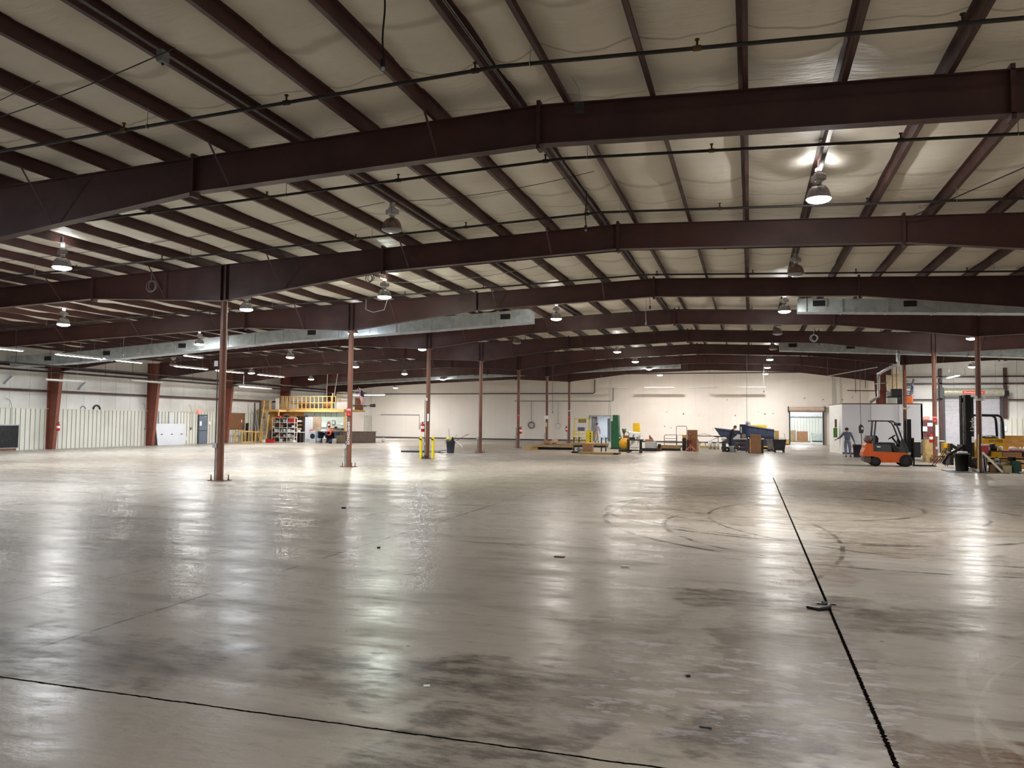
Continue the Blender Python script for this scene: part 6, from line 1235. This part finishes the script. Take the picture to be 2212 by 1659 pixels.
for i, (x0, x1, m, lb) in enumerate(((-.5, -.12, M_MUST, 'yellow'), (-.1, .55, M_CARD, 'brown'), (.62, 1.2, M_CARD, 'brown'))): b = MB(); b.box(x0, x1, -.24, .3, .6, .79); b.build('drawer_bin', m, t)
simple('cream_carton', 'cream and brown carton under the cluttered bench', 'box', 9.35, 9.95, 34.8, 35.2, .0, .45, mat('cream_carton', (212, 190, 150), .6), bev=.01)
t = thing('jug', 'grey-white plastic jug with dark label under the bench', 'jug', (9.16, 34.55, .3)); b = MB(); b.box(-.08, .08, -.06, .06, 0, .26); b.build('body', M_LGREY, t, bev=.02); b = MB(); b.box(-.05, .05, -.065, -.06, .1, .16); b.build('label', M_BLACK, t); b = MB(); b.cyl((0, 0, .26), (0, 0, .3), .025, n=10); b.build('cap', M_BLACK, t)
simple('jug_block', 'dark block supporting the plastic jug', 'block', 8.9, 9.3, 34.4, 34.7, 0, .3, M_BROWNB, bev=.02)
simple('pale_crate', 'pale olive crate on the floor under the bench', 'crate', 9.3, 9.6, 34.3, 34.6, 0, .28, mat('pale_olive', (176, 160, 118), .6)); simple('green_bin', 'dark green bin under the bench near the right edge', 'bin', 9.65, 9.95, 34.35, 34.7, 0, .45, mat('bottle_green', (34, 74, 62), .5), bev=.02)
for i, (x, z1, m, lb, w_) in enumerate(((8.95, .98, M_CREAM, 'cream tub on the bench, left', .1), (9.12, 1.12, M_BLACK, 'black bag on the bench behind the cream tub', .14), (9.38, 1.02, M_WHITE, 'white tin with blue label on the bench', .08), (9.8, 1.0, mat('pinkish', (226, 190, 190), .7), 'crumpled pink-white paper on the bench', .15), (10.05, 1.0, M_WHITE, 'small white bottle on the bench', .05), (10.3, 1.02, M_WHITE, 'white bag on the bench near the right edge', .16))):
    b = MB(); b.lathe([(0, 0), (w_, 0), (w_*1.02, (z1-.84)*.5), (w_*.8, (z1-.84)*.9), (0, z1-.84)], (x, 34.85, .84), n=14); tag(b.build('bench_item', m), lb, 'container')
simple('plywood_sheet', 'orange plywood sheet standing behind the bench at the right edge', 'plywood', 10.35, 12.4, 38, 38.06, 0, 1.4, M_PLY)
t = thing('office_chair_base', 'chrome five-star office chair with black seat at the right edge', 'chair', (9.95, 33.6, 0))
for k in range(5): a = k*2*math.pi/5+.3; b = MB(); b.bar((0, 0, .12), (.3*math.cos(a), .3*math.sin(a), .07), .035, .03); lg = b.build('leg', M_CHROME, t); b = MB(); b.cyl((.3*math.cos(a), .3*math.sin(a)-.015, .03), (.3*math.cos(a), .3*math.sin(a)+.015, .03), .03, n=10); b.build('caster', M_BLACK, lg)
b = MB(); b.cyl((0, 0, .1), (0, 0, .38), .025, n=10); b.build('gas_lift', M_CHROME, t); b = MB(); b.box(-.24, .24, -.22, .22, .38, .46); b.build('seat', M_BLACK, t, bev=.04)
# person C bin
bin_('trash_can', 'dark grey bin at the hand of the person by the booth', 5.72, 47.3, .7, .2, .25, mat('dark_bin', (40, 40, 48), .5)); b = MB(); b.tube(arcp((5.66, 47.2, .72), .15, 0, math.pi, 12), .008, 5); tag(b.build('wire_hoop', M_GREY), 'thin wire hoop sticking out of the dark grey bin', 'wire')
# debris on the floor near the camera
def bit(x, y, sx, sy, sz, m, name, label, rz=0):
    b = MB(); b.box(-sx, sx, -sy, sy, 0, sz); o = b.build(name, m); o.location = (x, y, .001); o.rotation_euler = (0, 0, rz); return tag(o, label, 'debris')
bit(.715, 8.42, .09, .012, .012, M_DARKG, 'rope_scrap', 'dark stick lying across the long floor joint', .1)
b = MB(); b.tube([(.52, 8.2, .01), (.62, 8.12, .012), (.72, 8.2, .02), (.74, 8.4, .012), (.68, 8.48, .01)], [.012, .018, .022, .018, .01], 8); tag(b.build('tape_scrap', M_BLACK), 'crumpled dark strip lying on the long floor joint', 'debris')
bit(-2.43, 10.15, .07, .03, .012, M_BROWNB, 'wood_chip', 'small brown chip on the floor at centre'); bit(-1.5, 9.75, .05, .012, .012, M_WHITE, 'white_scrap', 'small white scrap on the floor right of the brown chip'); bit(-.26, 4.8, .035, .01, .01, M_DARKG, 'metal_scrap', 'small dark metal scrap on the floor near the front')
bit(-2.1, 4.95, .022, .015, .004, M_PAPER, 'paper_scrap', 'tiny white paper scrap on the floor near the front', .4); bit(-.43, 5.72, .014, .012, .012, M_BLACK, 'dirt_clump', 'small black clump on the floor near the front', .3)
bit(-7.9, 14.2, .04, .03, .03, M_BLACK, 'dirt_clump', 'small black clump on the floor left of centre', .3); bit(-5.0, 10.0, .02, .02, .02, M_BLACK, 'dirt_clump', 'tiny black clump on the floor below the second left column', .3)
# ---------------------------------------------------------------- people
def skin(name, joints, edges, m, parent, sub=1, roots=(0,)):
    """joints: {key: (pos, radius)}; grows one continuous surface"""
    keys = list(joints); me = bpy.data.meshes.new(name + '_cage'); me.from_pydata([joints[k][0] for k in keys], [(keys.index(a), keys.index(c)) for a, c in edges], []); me.update()
    o = bpy.data.objects.new(name + '_cage', me); C.objects.link(o)
    sk = o.modifiers.new('skin', 'SKIN'); sk.use_smooth_shade = True
    layer = me.skin_vertices[0].data if me.skin_vertices else None
    if layer is None:
        me.attributes.new  # the modifier creates the layer on demand below
    bpy.context.view_layer.update()
    if not me.skin_vertices:
        bpy.context.view_layer.objects.active = o; bpy.ops.object.mode_set(mode='EDIT'); bpy.ops.object.mode_set(mode='OBJECT')
    for i, k in enumerate(keys):
        r_ = joints[k][1]; r_ = r_ if isinstance(r_, tuple) else (r_, r_)
        me.skin_vertices[0].data[i].radius = r_; me.skin_vertices[0].data[i].use_root = (i == 0)
    sb = o.modifiers.new('sub', 'SUBSURF'); sb.levels = sub; sb.render_levels = sub
    bpy.context.view_layer.update()
    ev = o.evaluated_get(bpy.context.evaluated_depsgraph_get()); m2 = bpy.data.meshes.new_from_object(ev); m2.name = name
    bpy.data.objects.remove(o); bpy.data.meshes.remove(me)
    m2.materials.clear(); m2.materials.append(m)
    for p in m2.polygons: p.use_smooth = True
    o2 = bpy.data.objects.new(name, m2); C.objects.link(o2); o2.parent = parent; return o2
def V(*a): return Vector(a)
def person(label, loc, rz, J, shirt, trousers, hair, shoes, cap=False, skin_m=None):
    """J: joint positions in the figure's own frame; it faces +Y"""
    t = thing('person', label, 'person', loc, rz); sm = skin_m or M_SKIN
    j = {k: Vector(v) for k, v in J.items()}
    head = j['head']; neck = j['neck']
    b = {'pelvis': (j['pelvis'], (.10, .09)), 'waist': (j['waist'], (.09, .08)), 'chest': (j['chest'], (.11, .09)), 'neckb': (neck, .06), 'jaw': (neck.lerp(head, .55), .062), 'head': (head, (.078, .092)), 'crown': (head + (head-neck).normalized()*.085, (.07, .08))}
    ed = [('pelvis', 'waist'), ('waist', 'chest'), ('chest', 'neckb'), ('neckb', 'jaw'), ('jaw', 'head'), ('head', 'crown')]
    for s in 'LR':
        b['sh'+s] = (j['sh'+s], .045); b['el'+s] = (j['el'+s], .040); b['wr'+s] = (j['wr'+s], .026)
        b['hip'+s] = (j['hip'+s], .07); b['kn'+s] = (j['kn'+s], .055); b['an'+s] = (j['an'+s], .038); b['toe'+s] = (j['toe'+s], .032)
        ed += [('chest', 'sh'+s), ('sh'+s, 'el'+s), ('el'+s, 'wr'+s), ('pelvis', 'hip'+s), ('hip'+s, 'kn'+s), ('kn'+s, 'an'+s), ('an'+s, 'toe'+s)]
        # palm and fingers
        d = (j['wr'+s]-j['el'+s]).normalized(); side = d.cross(Vector((0, 1, 0)) if abs(d.y) < .8 else Vector((0, 0, 1))).normalized(); nrm = side.cross(d)
        palm = j['wr'+s] + d*.075; b['pa'+s] = (palm, (.034, .018)); ed.append(('wr'+s, 'pa'+s))
        for q in range(4):
            off = (q-1.5)*.019; ln = (.062, .072, .068, .052)[q]; p0 = palm + side*off + d*.02; p1 = p0 + d*ln*.6 + nrm*.008; p2 = p1 + d*ln*.35 + nrm*.022
            for nm, pp, rr_ in (('a', p0, .0095), ('b', p1, .0085), ('c', p2, .007)): b['f%s%d%s' % (s, q, nm)] = (pp, rr_)
            ed += [('pa'+s, 'f%s%da' % (s, q)), ('f%s%da' % (s, q), 'f%s%db' % (s, q)), ('f%s%db' % (s, q), 'f%s%dc' % (s, q))]
        th = palm - side*.035 - d*.02; b['t'+s+'a'] = (th, .011); b['t'+s+'b'] = (th - side*.02 + d*.045 + nrm*.01, .009); ed += [('pa'+s, 't'+s+'a'), ('t'+s+'a', 't'+s+'b')]
    skin('body', b, ed, sm, t)
    # face
    fw = Vector(J.get('face', (0, 1, 0))).normalized(); up = ((head-neck).normalized() + Vector((0, 0, 1.0))).normalized(); rt = fw.cross(up).normalized(); fw = up.cross(rt).normalized()
    for s in (-1, 1):
        b_ = MB(); c = head + fw*.082 + rt*.032*s + up*.012; b_.lathe([(0, -.011), (.009, -.006), (.011, 0), (.009, .006), (0, .011)], c, n=8); b_.build('eye', M_PAPER, t)
        b_ = MB(); c = head + rt*.083*s; b_.lathe([(0, -.03), (.012, -.02), (.016, .0), (.012, .02), (0, .03)], c, n=8); b_.build('ear', sm, t)
    b_ = MB(); c = head + fw*.09; b_.lathe([(.018, -.03), (.016, -.015), (.008, .02), (0, .03)], c, n=8); b_.build('nose', sm, t); b_ = MB(); c = head + fw*.082 - up*.05; b_.bar(c-rt*.022, c+rt*.022, .012, .008); b_.build('mouth', mat('lips', (150, 86, 78), .5), t)
    # hair or cap: shell over the crown and back
    b_ = MB(); n1, n2 = 14, 7; vs = []
    for a in range(n2+1):
        for c_ in range(n1):
            th = math.pi*.7*a/n2; ph = 2*math.pi*c_/n1; r_ = .108 if not cap else .112
            v = up*math.cos(th)*r_*1.05 + (rt*math.cos(ph)*r_*.88 + fw*(math.sin(ph)*r_ - .012))*math.sin(th)
            if math.sin(ph) > .2 and th > 1.15: v = v*.8
            vs.append(head + up*.035 + v)
    b_.add(vs, [(a*n1+c_, a*n1+(c_+1) % n1, (a+1)*n1+(c_+1) % n1, (a+1)*n1+c_) for a in range(n2) for c_ in range(n1)], True); b_.build('cap' if cap else 'hair', hair, t)
    # clothes
    g = {'a': (j['pelvis']+Vector((0, 0, -.02)), (.165, .13)), 'b': (j['waist'], (.15, .115)), 'c': (j['chest'], (.185, .13)), 'd': (neck.lerp(j['chest'], .3), (.09, .08))}; e2 = [('a', 'b'), ('b', 'c'), ('c', 'd')]
    for s in 'LR':
        g['s'+s] = (j['sh'+s], .075); g['e'+s] = (j['el'+s], .056); g['w'+s] = (j['wr'+s].lerp(j['el'+s], .08), .042); e2 += [('c', 's'+s), ('s'+s, 'e'+s), ('e'+s, 'w'+s)]
    skin('shirt', g, e2, shirt, t)
    g = {'a': (j['waist'].lerp(j['pelvis'], .15), (.145, .11)), 'b': (j['pelvis'], (.165, .125))}; e2 = [('a', 'b')]
    for s in 'LR': g['h'+s] = (j['hip'+s], .105); g['k'+s] = (j['kn'+s], .078); g['m'+s] = (j['an'+s]+Vector((0, 0, .04)), .062); e2 += [('b', 'h'+s), ('h'+s, 'k'+s), ('k'+s, 'm'+s)]
    skin('trousers', g, e2, trousers, t)
    for s in 'LR':
        a, c = j['an'+s], j['toe'+s]; d = Vector((c.x-a.x, c.y-a.y, 0)).normalized(); b_ = MB(); p0 = Vector((a.x, a.y, .045)) - d*.06; p1 = Vector((c.x, c.y, .035)) + d*.03
        b_.tube([p0, p0.lerp(p1, .3), p0.lerp(p1, .7), p1], [.04, .046, .046, .03], 10); b_.build('shoe', shoes, t)
    return t
ST = dict(pelvis=(0, 0, .93), waist=(0, .0, 1.08), chest=(0, .0, 1.32), neck=(0, .0, 1.5), head=(0, .02, 1.63), shL=(-.18, 0, 1.40), shR=(.18, 0, 1.40), elL=(-.25, -.03, 1.13), elR=(.25, -.03, 1.13), wrL=(-.24, .05, .88), wrR=(.24, .05, .88),
          hipL=(-.09, 0, .86), hipR=(.09, 0, .86), knL=(-.1, .02, .48), knR=(.1, .03, .48), anL=(-.1, -.03, .08), anR=(.1, 0, .08), toeL=(-.11, .12, .04), toeR=(.11, .15, .04))
def pose(**k): d = dict(ST); d.update(k); return d
# walking away towards the lobby doorway
person('person in a lilac-grey shirt and khaki trousers walking away toward the lobby doorway', (-13.25, 69.5, 0), .05,
       pose(head=(.02, .06, 1.62), knL=(-.09, -.02, .48), anL=(-.11, -.2, .12), toeL=(-.11, -.06, .04), knR=(.1, .12, .49), anR=(.12, .18, .08), toeR=(.13, .33, .04), face=(.5, 1, -.2), elL=(-.27, -.06, 1.14), elR=(.27, -.05, 1.14), wrL=(-.26, .02, .9), wrR=(.28, .06, .9)),
       mat('lilac_shirt', (168, 158, 172), .7), mat('khaki_trousers', (200, 182, 160), .7), mat('dark_hair', (52, 46, 46), .7), M_BLACK)
# bending over the steel table, seen from the side (faces +X)
person('person in a dark hooded jacket bending over the grey steel table, side view', (-1.2, 51.75, 0), -math.pi/2,
       pose(pelvis=(0, -.06, .92), waist=(0, -.04, 1.07), chest=(0, .08, 1.3), neck=(0, .17, 1.45), head=(0, .27, 1.55), shL=(-.18, .1, 1.38), shR=(.18, .1, 1.38), elL=(-.2, .2, 1.12), elR=(.2, .16, 1.12), wrL=(-.14, .42, 1.05), wrR=(.15, .38, 1.0), hipL=(-.09, -.06, .85), hipR=(.09, -.06, .85), knL=(-.09, .0, .48), knR=(.1, -.05, .48), anL=(-.1, -.08, .08), anR=(.1, -.1, .08), toeL=(-.1, .08, .04), toeR=(.1, .06, .04), face=(0, .7, -.7)),
       mat('navy_jacket', (34, 36, 50), .75), mat('dark_trousers', (46, 34, 44), .75), mat('brown_grey_hair', (110, 92, 84), .7), M_BLACK)
# by the white booth, seen from behind, left arm out to the green box
person('person in grey-blue work clothes and dark cap reaching left, by the white booth', (5.2, 47.25, 0), .0,
       pose(pelvis=(.0, 0, .9), waist=(.0, .0, 1.04), chest=(-.01, .05, 1.26), neck=(-.01, .11, 1.41), head=(-.01, .19, 1.50), shL=(-.19, .06, 1.33), shR=(.18, .06, 1.33), elL=(-.34, .16, 1.10), elR=(.27, .02, 1.07), wrL=(-.53, .26, .98), wrR=(.36, .0, .83), knL=(-.1, .06, .47), knR=(.13, .1, .47), anL=(-.08, -.02, .08), anR=(.16, .1, .1), toeL=(-.09, .13, .04), toeR=(.2, .24, .04), face=(0, 1, -.7)),
       mat('grey_blue_shirt', (92, 98, 118), .75), mat('washed_jeans', (118, 122, 146), .75), mat('dark_cap', (34, 34, 40), .7), mat('brown_boots', (74, 54, 44), .6), cap=True)
